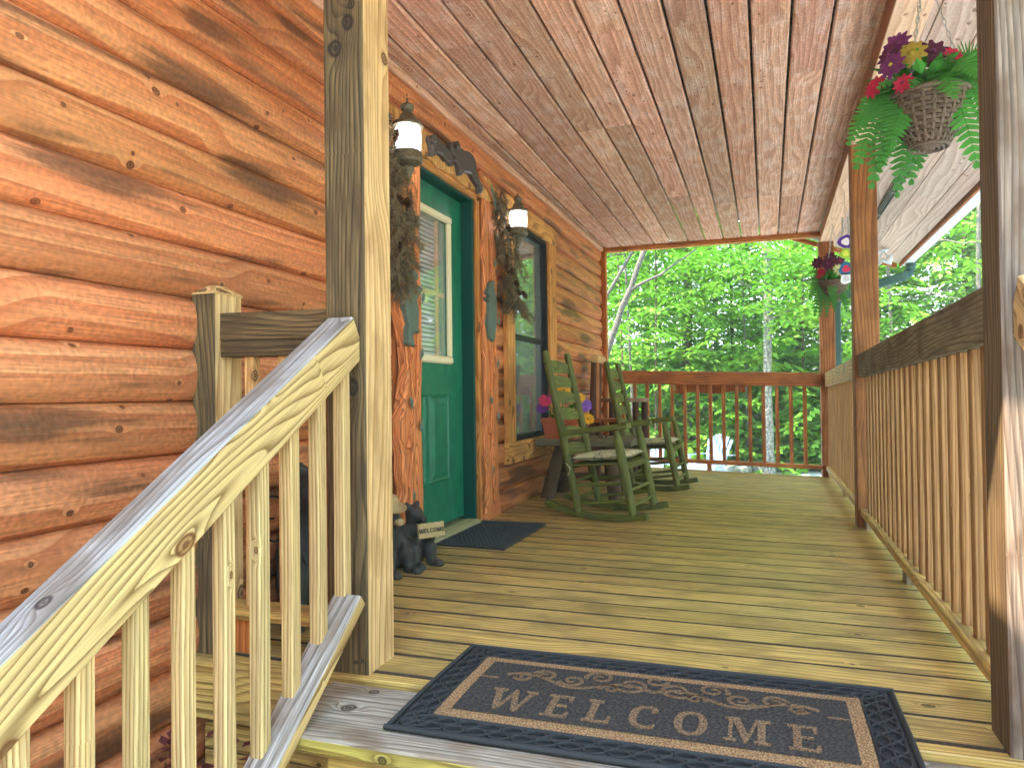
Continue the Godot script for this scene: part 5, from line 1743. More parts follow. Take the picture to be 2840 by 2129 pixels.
# ------------------------------------------------------------------ furniture
func rocking_chair(label: String, at: Vector3, turn: float) -> Node3D:
	var t := thing("rocking_chair", label, "rocking chair", Vector3.ZERO, "rocking chairs on the porch")
	var m: Material = M.chair
	var g := Color(0.92, 0.96, 0.86)
	for s in [1.0, -1.0]:
		var zb: float = s * 0.205     # back post
		var zf: float = s * 0.252     # front leg
		# back post, straight and slanting with a turned top
		var A := Vector3(-0.188, 0.03, zb)
		var B := Vector3(-0.419, 1.10, zb * 0.97)
		pole(t, "back_post", m, PackedVector3Array([A, A.lerp(B, 0.03), A.lerp(B, 0.4), A.lerp(B, 0.91), A.lerp(B, 0.915), A.lerp(B, 0.93), A.lerp(B, 0.99), B]), PackedFloat32Array([0.018, 0.025, 0.027, 0.025, 0.021, 0.025, 0.022, 0.016]), 12, g * rng.randf_range(0.78, 0.86))
		var C := Vector3(0.186, 0.045, zf)
		var D := Vector3(0.084, 0.575, zf)
		pole(t, "front_leg", m, PackedVector3Array([C, C.lerp(D, 0.05), C.lerp(D, 0.45), C.lerp(D, 0.85), C.lerp(D, 0.93), D]), PackedFloat32Array([0.020, 0.026, 0.030, 0.028, 0.022, 0.018]), 12, g * rng.randf_range(0.9, 1.0))
		# rocker: a board bent along an arc
		var mb := MB.new()
		mb.tint = Color(0.72, 0.76, 0.62)
		var prev := Vector3.ZERO
		var uv := ruv()
		for i in 17:
			var x := lerpf(-0.435, 0.275, i / 16.0)
			var y := 0.022 + 0.36 * pow(x - 0.0, 2) + (0.01 if x > 0 else 0.0) * x
			var p := Vector3(x, y, lerpf(zb, zf, (x + 0.19) / 0.375))
			if i > 0:
				mb.extrude(oct(0.034, 0.042, 0.006), prev, p + (p - prev) * 0.08, Vector3.UP, uv + Vector2(i * 0.018, 0))
			prev = p
		put(t, "rocker", mb.done(), m, Vector3.ZERO)
		# arm: flat board with a wider front
		var arm := MB.new()
		arm.tint = Color(0.84, 0.88, 0.74)
		var o0 := Vector3(-0.285, 0.553, s * 0.225)
		var o1 := Vector3(0.165, 0.607, s * 0.265)
		var d := (o1 - o0)
		var u2 := ruv()
		for i in 6:
			var f0 := i / 6.0
			var f1 := (i + 1) / 6.0
			var w: float = [0.045, 0.055, 0.06, 0.07, 0.085, 0.085][i]
			arm.extrude(oct(w, 0.034, 0.006), o0 + d * f0, o0 + d * (f1 + 0.01), Vector3.UP, u2 + Vector2(f0 * 0.2, 0))
		put(t, "arm", arm.done(), m, Vector3.ZERO)
		for q in [[0.16, 0.218, 0.25], [0.075, 0.095, 0.14]]:
			pole(t, "side_rung", m, PackedVector3Array([Vector3(-0.19 - q[1] * 0.2, q[1], zb), Vector3(0.0, (q[1] + q[2]) * 0.5, (zb + zf) * 0.5), Vector3(0.19 - q[2] * 0.2, q[2], zf)]), PackedFloat32Array([0.010, 0.013, 0.010]), 8, g * 0.95)
	# ladder slats, bowed back with arched tops
	var k := 0
	for y in [0.985, 0.885, 0.78, 0.665, 0.54, 0.43]:
		var mb := MB.new()
		mb.tint = Color(0.95, 1.0, 0.9) * rng.randf_range(0.92, 1.0)
		mb.tint.a = 1
		var n := 10
		var h0 := 0.064 if k > 0 else 0.07
		var uv := ruv()
		var xx := lerpf(-0.188, -0.419, (y - 0.03) / 1.07)
		for i in n:
			var a := lerpf(-1, 1, i / float(n))
			var b := lerpf(-1, 1, (i + 1) / float(n))
			var P := []
			for q in [a, b]:
				var bow: float = -0.026 * (1.0 - q * q)
				var hh: float = h0 * (0.55 + 0.45 * (1.0 - q * q))
				P.append([Vector3(xx + bow + 0.006, y - 0.03, q * 0.20), Vector3(xx + bow - hh * 0.2 + 0.006, y - 0.03 + hh + 0.02, q * 0.20)])
			var th := Vector3(-0.012, 0, 0)
			var ua := uv + Vector2(i * 0.017, 0)
			var ub := uv + Vector2((i + 1) * 0.017, 0)
			mb.quad(P[1][0], P[0][0], P[0][1], P[1][1], ub, ua, ua + Vector2(0, 0.1), ub + Vector2(0, 0.1))
			mb.quad(P[0][0] + th, P[1][0] + th, P[1][1] + th, P[0][1] + th, ua, ub, ub + Vector2(0, 0.1), ua + Vector2(0, 0.1))
			mb.quad(P[0][1], P[0][1] + th, P[1][1] + th, P[1][1], ua, ua, ub, ub)
			mb.quad(P[0][0], P[1][0], P[1][0] + th, P[0][0] + th, ua, ub, ub, ua)
		put(t, "slat", mb.done(), m, Vector3.ZERO)
		k += 1
	# rungs across, seat of woven splints
	for q in [[0.158, 0.20, 0.252, 0.012], [0.176, 0.105, 0.252, 0.012], [-0.21, 0.13, 0.205, 0.011], [-0.235, 0.24, 0.205, 0.011], [0.128, 0.345, 0.252, 0.017], [-0.252, 0.33, 0.205, 0.015]]:
		pole(t, "cross_rung", m, PackedVector3Array([Vector3(q[0], q[1], q[2]), Vector3(q[0], q[1], 0), Vector3(q[0], q[1], -q[2])]), PackedFloat32Array([q[3] * 0.85, q[3] * 1.1, q[3] * 0.85]), 9, g)
	var sb := MB.new()
	sb.tint = Color(0.86, 0.86, 0.66)
	for i in 15:
		var f := (i - 7) / 7.0
		var wz0 := 0.2 * f
		var wz1 := 0.245 * f
		sb.extrude(oct(0.026, 0.012, 0.004), Vector3(-0.255, 0.345, wz0), Vector3(0.145, 0.368 , wz1), Vector3.UP, ruv())
		if absf(f) < 1.0: sb.box(Vector3(0.147, 0.355, wz1), Vector3(0.012, 0.034, 0.026))
	put(t, "woven_seat", sb.done(), m, Vector3.ZERO)
	t.rotation.y = turn
	t.position = at
	return t

func cushion(label: String, at: Vector3, turn: float) -> void:
	var t := thing("seat_cushion", label, "cushion", Vector3.ZERO, "flowered seat cushions")
	var mb := MB.new()
	var n := 12
	var f := func(i: int, j: int, side: float) -> Vector3:
		var a := lerpf(-1, 1, i / float(n))
		var b := lerpf(-1, 1, j / float(n))
		var hgt := pow(maxf(0.0, (1.0 - pow(absf(a), 3.5)) * (1.0 - pow(absf(b), 3.5))), 0.5) * 0.028 + 0.002 * sin(a * 9.0 + b * 5.0)
		return Vector3(-0.055 + a * 0.195 - 0.0 * b, 0.402 + 0.062 * (a * 0.195) + side * hgt, b * (0.215 + 0.02 * a))
	for i in n:
		for j in n:
			mb.quad(f.call(i, j, 1.0), f.call(i, j + 1, 1.0), f.call(i + 1, j + 1, 1.0), f.call(i + 1, j, 1.0))
			mb.quad(f.call(i, j, -1.0), f.call(i + 1, j, -1.0), f.call(i + 1, j + 1, -1.0), f.call(i, j + 1, -1.0))
	put(t, "pad", mb.done(), M.cushion, Vector3.ZERO)
	for s in [1.0, -1.0]:
		pole(t, "tie", M.cushion, PackedVector3Array([Vector3(-0.245, 0.39, s * 0.19), Vector3(-0.268, 0.36, s * 0.225), Vector3(-0.235, 0.325, s * 0.232), Vector3(-0.25, 0.285, s * 0.238)]), PackedFloat32Array([0.004, 0.005, 0.004, 0.003]), 5, Color(1, 1, 1))
	t.rotation.y = turn
	t.position = at

func flower(parent: Node3D, called: String, at: Vector3, dir: Vector3, r: float, col: Color, core: Color, layers := 3, petals := 11) -> MeshInstance3D:
	var mb := MB.new()
	var z := dir.normalized()
	var x := z.cross(Vector3(0.3, 1, 0.2)).normalized()
	var y := z.cross(x)
	for l in layers:
		var lf := l / float(layers)
		var rr := r * (1.0 - 0.26 * l)
		for i in petals:
			var a := TAU * (i + 0.5 * l) / petals + rng.randf_range(-0.1, 0.1)
			var o := x * cos(a) + y * sin(a)
			var s := x * -sin(a) + y * cos(a)
			var tipz := z * (rr * (0.05 + 0.45 * lf) + rng.randf_range(-0.1, 0.1) * rr)
			var b0 := z * r * 0.12 * l
			var w := rr * 0.24
			mb.tint = col * rng.randf_range(0.72, 1.0)
			mb.tint.a = 1
			var m1 := o * rr * 0.6 + tipz * 0.55 + z * rr * 0.06
			mb.tri(b0, m1 - s * w, m1 + s * w)
			mb.tri(m1 - s * w, o * rr + tipz - s * w * 0.35, m1 + s * w)
			mb.tri(o * rr + tipz - s * w * 0.35, o * rr + tipz + s * w * 0.35, m1 + s * w)
	mb.tint = core
	for i in 7:
		var a := TAU * i / 7.0
		var o := (x * cos(a) + y * sin(a)) * r * 0.16
		var o2 := (x * cos(a + 0.9) + y * sin(a + 0.9)) * r * 0.16
		mb.tri(z * r * 0.42, o + z * r * 0.3, o2 + z * r * 0.3)
	return put(parent, called, mb.done(), M.petal, at)

func leaf_bunch(parent: Node3D, at: Vector3, n: int, spread: float, ln: float, mat: Material) -> void:
	for q in n:
		var mb := MB.new()
		var a := rng.randf() * TAU
		var dir := Vector3(cos(a), rng.randf_range(0.1, 0.9), sin(a)).normalized()
		mb.tint = Color(1, 1, 1) * rng.randf_range(0.55, 1.0)
		mb.tint.a = 1
		leaf_blade(mb, Vector3.ZERO, dir, Vector3.UP, ln * rng.randf_range(0.7, 1.2), ln * 0.45)
		put(parent, "leaf", mb.done(), mat, at + Vector3(cos(a), 0, sin(a)) * spread * rng.randf() + Vector3(0, rng.randf_range(0, spread * 0.7), 0))

func build_furniture() -> void:
	var a := Vector3(-0.93, -0.013, -4.825)
	rocking_chair("green ladder-back rocking chair closer to the door, in front of the planter", a, -0.117)
	cushion("flowered cushion on the rocking chair closer to the door", a, -0.117)
	var b := Vector3(-0.85, -0.026, -6.42)
	rocking_chair("green ladder-back rocking chair closer to the end railing", b, -0.05)
	cushion("flowered cushion on the rocking chair closer to the end railing", b, -0.05)
	# slab bench with splayed log legs
	var t := thing("log_bench", "low slab bench on splayed log legs against the wall", "bench", Vector3(-1.27, 0, -5.6))
	plank(t, "slab_top", M.weather, Vector3(-1.64, 0.428, -5.45), Vector3(-0.92, 0.428, -5.47), 0.30, 0.05, Vector3.UP, Color(0.52, 0.56, 0.40), 0.012)
	plank(t, "slab_top", M.weather, Vector3(-1.63, 0.428, -5.757), Vector3(-0.93, 0.428, -5.77), 0.30, 0.05, Vector3.UP, Color(0.56, 0.60, 0.44), 0.012)
	for q in [[-1.575, -5.38, -1.48, -5.47], [-1.045, -5.40, -1.12, -5.48], [-1.565, -5.82, -1.48, -5.74], [-1.08, -5.83, -1.14, -5.74]]:
		pole(t, "leg", M.barklog, PackedVector3Array([Vector3(q[0], sag(q[0], q[1]), q[1]), Vector3(lerpf(q[0], q[2], 0.5), 0.2, lerpf(q[1], q[3], 0.5)), Vector3(q[2], 0.41, q[3])]), PackedFloat32Array([0.052, 0.052, 0.045]), 12, Color(0.9, 0.95, 0.75), 0.05)
	pole(t, "brace", M.barklog, PackedVector3Array([Vector3(-1.53, 0.15, -5.60), Vector3(-1.10, 0.15, -5.60)]), PackedFloat32Array([0.03, 0.03]), 10, Color(0.9, 0.95, 0.8))
	# terracotta planter with flowers on the bench
	t = thing("planter", "terracotta window-box planter with bright artificial flowers on the bench", "planter", Vector3(-1.47, 0.453, -5.47))
	var mb := MB.new()
	var pr := [[0.118, 0.062, 0.0], [0.138, 0.078, 0.125], [0.146, 0.086, 0.127], [0.148, 0.088, 0.16], [0.136, 0.076, 0.16], [0.13, 0.07, 0.13]]
	for i in pr.size() - 1:
		var A: Array = pr[i]
		var B: Array = pr[i + 1]
		var ca := [Vector3(-A[0], A[2], A[1]), Vector3(A[0], A[2], A[1]), Vector3(A[0], A[2], -A[1]), Vector3(-A[0], A[2], -A[1])]
		var cb := [Vector3(-B[0], B[2], B[1]), Vector3(B[0], B[2], B[1]), Vector3(B[0], B[2], -B[1]), Vector3(-B[0], B[2], -B[1])]
		for j in 4: mb.quad(ca[j], ca[(j + 1) % 4], cb[(j + 1) % 4], cb[j])
	mb.tint = Color(0.25, 0.22, 0.2)
	mb.quad(Vector3(-0.13, 0.13, 0.07), Vector3(0.13, 0.13, 0.07), Vector3(0.13, 0.13, -0.07), Vector3(-0.13, 0.13, -0.07))
	mb.tint = Color(1, 1, 1)
	for i in 13:
		var x := -0.108 + i * 0.018
		mb.box(Vector3(x * 1.06, 0.062, 0.0715), Vector3(0.008, 0.11, 0.008), Basis(Vector3(1, 0, 0), 0.13))
	for i in 6:
		mb.box(Vector3(-0.129, 0.062, -0.045 + i * 0.018), Vector3(0.008, 0.11, 0.008), Basis(Vector3(0, 0, 1), 0.16))
		mb.box(Vector3(0.129, 0.062, -0.045 + i * 0.018), Vector3(0.008, 0.11, 0.008), Basis(Vector3(0, 0, 1), -0.16))
	var pot := put(t, "pot", mb.done(), M.terra, Vector3(-1.47, 0.453, -5.47))
	var cam := Vector3(0.5, 0.35, 1)
	for q in [[-1.45, 0.82, 0.062, Color(0.9, 0.42, 0.02), Color(0.25, 0.1, 0.02)], [-1.60, 0.745, 0.052, Color(0.85, 0.05, 0.14), Color(0.6, 0.1, 0.1)], [-1.62, 0.69, 0.05, Color(0.25, 0.05, 0.35), Color(0.1, 0.03, 0.1)], [-1.28, 0.71, 0.056, Color(0.28, 0.12, 0.55), Color(0.2, 0.1, 0.3)], [-1.26, 0.605, 0.05, Color(0.95, 0.45, 0.02), Color(0.6, 0.2, 0.02)], [-1.32, 0.765, 0.045, Color(0.95, 0.5, 0.04), Color(0.5, 0.2, 0.02)], [-1.53, 0.77, 0.045, Color(0.7, 0.08, 0.3), Color(0.3, 0.05, 0.1)]]:
		var p := Vector3(q[0], q[1], -5.44)
		flower(t, "flower", p, cam + Vector3(rng.randf_range(-0.4, 0.4), 0.2, 0), q[2], q[3], q[4], 3, 13)
		pole(t, "stem", M.fern, PackedVector3Array([p, p.lerp(Vector3(-1.47, 0.6, -5.47), 0.5) + Vector3(0, -0.01, 0), Vector3(-1.47 + (q[0] + 1.47) * 0.4, 0.58, -5.47)]), PackedFloat32Array([0.003, 0.003, 0.003]), 4, Color(0.6, 0.7, 0.6))
	leaf_bunch(t, Vector3(-1.47, 0.60, -5.46), 46, 0.12, 0.10, M.fern)
	# wire candle ornament in the middle of the bench
	t = thing("wire_ornament", "small rusty wire ornament on the bench", "ornament", Vector3(-1.18, 0.453, -5.6))
	for k in 5:
		var P := PackedVector3Array()
		var R := PackedFloat32Array()
		for i in 14:
			var s := i / 13.0
			var aa := TAU * k / 5.0 + s * 5.0
			P.append(Vector3(-1.18, 0.455 + s * 0.13, -5.6) + Vector3(cos(aa), 0, sin(aa)) * (0.025 + 0.03 * sin(s * PI * 1.6)))
			R.append(0.0028)
		pole(t, "wire", M.cone, P, R, 5, Color(0.6, 0.45, 0.4))
	# tall round table on log legs in the far corner
	t = thing("log_table", "tall live-edge table on dark log legs in the far corner", "table", Vector3(-1.33, 0, -7.55))
	mb = MB.new()
	mb.tint = Color(0.85, 0.62, 0.5)
	var tp := PackedVector2Array()
	for i in 22:
		var aa := TAU * i / 22.0
		tp.append(Vector2(cos(aa) * (0.245 + 0.012 * sin(aa * 5)), sin(aa) * (0.23 + 0.01 * sin(aa * 3 + 1))))
	mb.extrude(tp, Vector3(0, -0.02, 0), Vector3(0, 0.018, 0), Vector3(0, 0, 1), ruv())
	put(t, "top", mb.done(), M.weather, Vector3(-1.34, 0.728, -7.5))
	for q in [[-1.22, -7.40], [-1.46, -7.40], [-1.16, -7.60], [-1.46, -7.62]]:
		pole(t, "leg", M.barklog, PackedVector3Array([Vector3(q[0], sag(q[0], q[1]), q[1]), Vector3(q[0], 0.35, q[1]), Vector3(q[0], 0.71, q[1])]), PackedFloat32Array([0.038, 0.036, 0.033]), 10, Color(0.75, 0.55, 0.5), 0.06)
	# log chair behind the second rocker
	t = thing("log_chair", "rustic peeled-log chair between the wall and the tall table", "chair", Vector3(-1.5, 0, -7.05))
	for q in [[-1.58, -6.98], [-1.58, -7.22], [-1.36, -6.98], [-1.36, -7.22]]:
		var top := 1.11 if q[0] < -1.5 else 0.52
		pole(t, "leg", M.barklog, PackedVector3Array([Vector3(q[0], 0, q[1]), Vector3(q[0] + 0.01, top * 0.5, q[1]), Vector3(q[0] + 0.03, top, q[1])]), PackedFloat32Array([0.034, 0.032, 0.028]), 10, Color(0.85, 0.6, 0.5), 0.05)
	pole(t, "top_log", M.post, PackedVector3Array([Vector3(-1.53, 1.135, -6.92), Vector3(-1.53, 1.14, -7.1), Vector3(-1.53, 1.135, -7.28)]), PackedFloat32Array([0.04, 0.042, 0.04]), 14, Color(0.9, 0.85, 0.72))
	plank(t, "back_slat", M.brown, Vector3(-1.55, 0.55, -7.10), Vector3(-1.545, 1.10, -7.10), 0.02, 0.13, Vector3(0, 0, 1), Color(0.9, 0.75, 0.7))
	plank(t, "seat", M.brown, Vector3(-1.62, 0.535, -7.10), Vector3(-1.32, 0.535, -7.10), 0.30, 0.035, Vector3.UP, Color(0.9, 0.8, 0.7))
	for z in [-6.98, -7.22]:
		pole(t, "stretcher", M.barklog, PackedVector3Array([Vector3(-1.58, 0.25, z), Vector3(-1.36, 0.25, z)]), PackedFloat32Array([0.018, 0.018]), 8, Color(0.8, 0.6, 0.5))
	wall_vine()
	# live-edge slab hung on the outside of the end railing
	t = thing("slab_sign", "dark live-edge wooden slab hung behind the end railing", "sign", Vector3(-0.54, 0.83, -8.16))
	var sp := PackedVector2Array()
	for i in 14: sp.append(Vector2(-0.37 + i * 0.055 + (0.02 if i % 13 == 0 else 0.0), -0.055 + 0.012 * sin(i * 0.8)))
	for q in [[0.385, -0.03], [0.35, -0.012], [0.395, 0.005], [0.355, 0.02], [0.39, 0.05]]: sp.append(Vector2(q[0], q[1]))
	for i in 13: sp.append(Vector2(0.34 - i * 0.055, 0.058))
	for q in [[-0.37, 0.05], [-0.345, 0.03], [-0.385, 0.01], [-0.35, -0.012], [-0.38, -0.035]]: sp.append(Vector2(q[0], q[1]))
	mb = MB.new()
	mb.tint = Color(0.8, 0.7, 0.6)
	mb.poly_slab(sp, -0.02, 0.02, 0, 0, ruv(), 0.006)
	var so := put(t, "slab", mb.done(), M.brown, Vector3(-0.54, 0.845, -8.15))
	so.rotation.y = -PI / 2
	for x in [-0.75, -0.33]:
		rod(t, "hanger", M.iron, Vector3(x, 0.88, -8.145), Vector3(x, 1.0, -8.115), 0.003, 0.003, 5, Color(1, 1, 1))

func wall_vine() -> void:
	var t := thing("wall_vine", "thin metal leaf vine fixed to the logs beside the window", "ornament", Vector3(-1.685, 1.14, -7.2))
	var P := PackedVector3Array()
	var R := PackedFloat32Array()
	for i in 12:
		var s := i / 11.0
		P.append(Vector3(-1.682, 1.17 - 0.06 * s + 0.015 * sin(s * 9.0), -6.88 - s * 0.75))
		R.append(0.004)
	pole(t, "stem", M.bronze, P, R, 5, Color(1, 1, 1))
	for i in 9:
		var mb := MB.new()
		mb.tint = Color(1, 0.95, 0.75)
		var up := 1.0 if i % 2 else -1.0
		leaf_blade(mb, Vector3.ZERO, Vector3(0.15, up * 0.7, -0.6).normalized(), Vector3(1, 0, 0), 0.075, 0.04)
		put(t, "leaf", mb.done(), M.tan, P[i + 1])

# ------------------------------------------------------------------ things hung under the beam
func frond(parent: Node3D, from: Vector3, tip: Vector3, lift: float, wd: float, pairs: int) -> void:
	var mb := MB.new()
	var P := PackedVector3Array()
	var R := PackedFloat32Array()
	var mid := from.lerp(tip, 0.38) + Vector3(0, lift, 0)
	var n := pairs + 1
	for i in n:
		var s := i / float(n - 1)
		var p := from.lerp(mid, s).lerp(mid.lerp(tip, s), s)
		P.append(p - from); R.append(0.0026 * (1.0 - 0.7 * s))
	mb.tint = Color(0.55, 0.62, 0.4)
	mb.tube(P, R, 4)
	var tn := rng.randf_range(0.62, 1.0)
	for i in range(1, n):
		var s := i / float(n - 1)
		var d := (P[i] - P[i - 1]).normalized()
		var side := d.cross(Vector3(rng.randf_range(-0.15, 0.15), 0.25, 1.0)).normalized()
		if absf(d.z) > 0.8: side = d.cross(Vector3.UP).normalized()
		var l := wd * pow(sin(PI * clampf(0.10 + s * 0.88, 0, 1)), 0.6) * rng.randf_range(0.9, 1.1)
		for q in [-1.0, 1.0]:
			var e: Vector3 = side * q
			var nrm := d.cross(e).normalized()
			var b := P[i]
			var seg := P[i].distance_to(P[i - 1]) * 0.92
			var tipp := b + e * l + d * l * 0.30 - Vector3(0, l * 0.16, 0)
			var t := tn * rng.randf_range(0.82, 1.0)
			mb.tint = Color(t * lerpf(0.85, 1.0, s), t, t * 0.9)
			var b0 := b - d * seg * 0.5
			var b1 := b + d * seg * 0.5
			var m1 := b.lerp(tipp, 0.62) + d * seg * 0.40 + nrm * l * 0.05
			var m0 := b.lerp(tipp, 0.55) - d * seg * 0.42 + nrm * l * 0.05
			mb.tri(b0, m0, m1)
			mb.tri(b0, m1, b1)
			mb.tri(m0, tipp, m1)
	put(parent, "frond", mb.done(), M.fern, from)

func hanging_basket(label: String, hook: Vector3, rim_y: float, r: float, fl: Array, fr: Array) -> void:
	var t := thing("hanging_basket", label, "hanging basket", Vector3(hook.x, rim_y - 0.16, hook.z), "hanging flower baskets")
	var c := Vector3(hook.x, rim_y, hook.z)
	# woven bowl: rings pass in front of and behind the stakes
	var mb := MB.new()
	var stakes := 22
	for k in 12:
		var s := k / 11.0
		var rr := r * (1.0 - 0.10 * s - 0.42 * s * s)
		var y := -s * 0.155
		var n := stakes * 4
		var tn := rng.randf_range(0.7, 1.0)
		mb.tint = Color(tn, tn * 0.95, tn * 0.88)
		var pts := []
		for i in n + 1:
			var a := TAU * i / n
			var ro := rr + 0.0048 * sin(i * PI / 4.0 + k * PI)
			pts.append(Vector3(cos(a) * ro, y, sin(a) * ro))
		for i in n:
			mb.extrude(oct(0.004, 0.0136, 0.0018), pts[i], pts[i + 1], Vector3.UP, Vector2.ZERO, false, 1, 1, false)
	put(t, "weave", mb.done(), M.basket, c).set_meta("kind", "stuff")
	mb = MB.new()
	for i in stakes:
		var a := TAU * (i + 0.5) / stakes
		var o := Vector3(cos(a), 0, sin(a))
		var prev := o * r
		for k in range(1, 7):
			var s := k / 6.0
			var p := o * r * (1.0 - 0.10 * s - 0.42 * s * s) + Vector3(0, -s * 0.158, 0)
			mb.extrude(oct(0.009, 0.004, 0.001), prev, p, o, Vector2.ZERO, false, 1, 1, false)
			prev = p
	put(t, "stakes", mb.done(), M.basket, c)
	mb = MB.new()
	mb.tint = Color(0.85, 0.8, 0.74)
	for q in [[r * 1.04, 0.012, 0.009], [r * 0.50, -0.16, 0.006], [r * 0.38, -0.163, 0.006], [r * 0.26, -0.164, 0.006], [r * 0.12, -0.164, 0.008]]:
		var P := PackedVector3Array()
		var R := PackedFloat32Array()
		for i in 29:
			var a := TAU * i / 28.0
			P.append(Vector3(cos(a) * q[0], q[1] + 0.001 * sin(i * 2.0), sin(a) * q[0])); R.append(q[2])
		mb.tube(P, R, 6)
	put(t, "rim", mb.done(), M.basket, c)
	mb = MB.new()
	mb.tint = Color(0.5, 0.45, 0.4)
	mb.lathe(PackedVector2Array([Vector2(0, -0.158), Vector2(r * 0.48, -0.156), Vector2(r * 0.74, -0.10), Vector2(r * 0.93, -0.02), Vector2(r * 0.95, 0.0), Vector2(0, 0.012)]), Vector3.ZERO, 20)
	put(t, "liner", mb.done(), M.cone, c)
	# three chains of links
	for k in 3:
		var a := TAU * k / 3.0 + 2.2
		var e := c + Vector3(cos(a) * r, 0.01, sin(a) * r)
		var top := hook + Vector3(0, -0.04, 0)
		var cb := MB.new()
		var n := int(e.distance_to(top) / 0.022)
		var d := (top - e).normalized()
		for i in n:
			var p := e.lerp(top, (i + 0.5) / n) - e
			var u := d.cross(Vector3(1, 0, 0.2)).normalized()
			if i % 2: u = d.cross(u).normalized()
			var L := PackedVector3Array()
			var R := PackedFloat32Array()
			for j in 9:
				var b := TAU * j / 8.0
				L.append(p + d * cos(b) * 0.014 + u * sin(b) * 0.005); R.append(0.0014)
			cb.tube(L, R, 4)
		put(t, "chain", cb.done(), M.steel, e)
	pole(t, "hook", M.iron, PackedVector3Array([hook, hook + Vector3(0, -0.02, 0), hook + Vector3(0.01, -0.03, 0), hook + Vector3(0.005, -0.045, 0), hook + Vector3(-0.006, -0.042, 0)]), PackedFloat32Array([0.002, 0.002, 0.002, 0.002, 0.002]), 5, Color(1, 1, 1))
	for q in fl:
		flower(t, "flower", Vector3(q[0], q[1], q[2]), Vector3(q[0] - c.x, 0.05, 0.16), q[3], q[4], q[5], 4, 10)
	for q in fr:
		frond(t, Vector3(c.x + (q[0] - c.x) * 0.3, rim_y + 0.03, c.z + (q[2] - c.z) * 0.3), Vector3(q[0], q[1], q[2]), q[3], q[4] * 1.15, 24)
	leaf_bunch(t, c + Vector3(0, 0.02, 0.01), 60, r * 0.95, r * 0.75, M.fern)
	for i in 12:
		frond(t, c + Vector3(0, 0.03, 0), c + Vector3(cos(i * 0.55 + 0.3) * r * 1.7, rng.randf_range(-0.03, 0.12), sin(i * 0.55 + 0.3) * r * 1.5), 0.10, r * 0.3, 14)

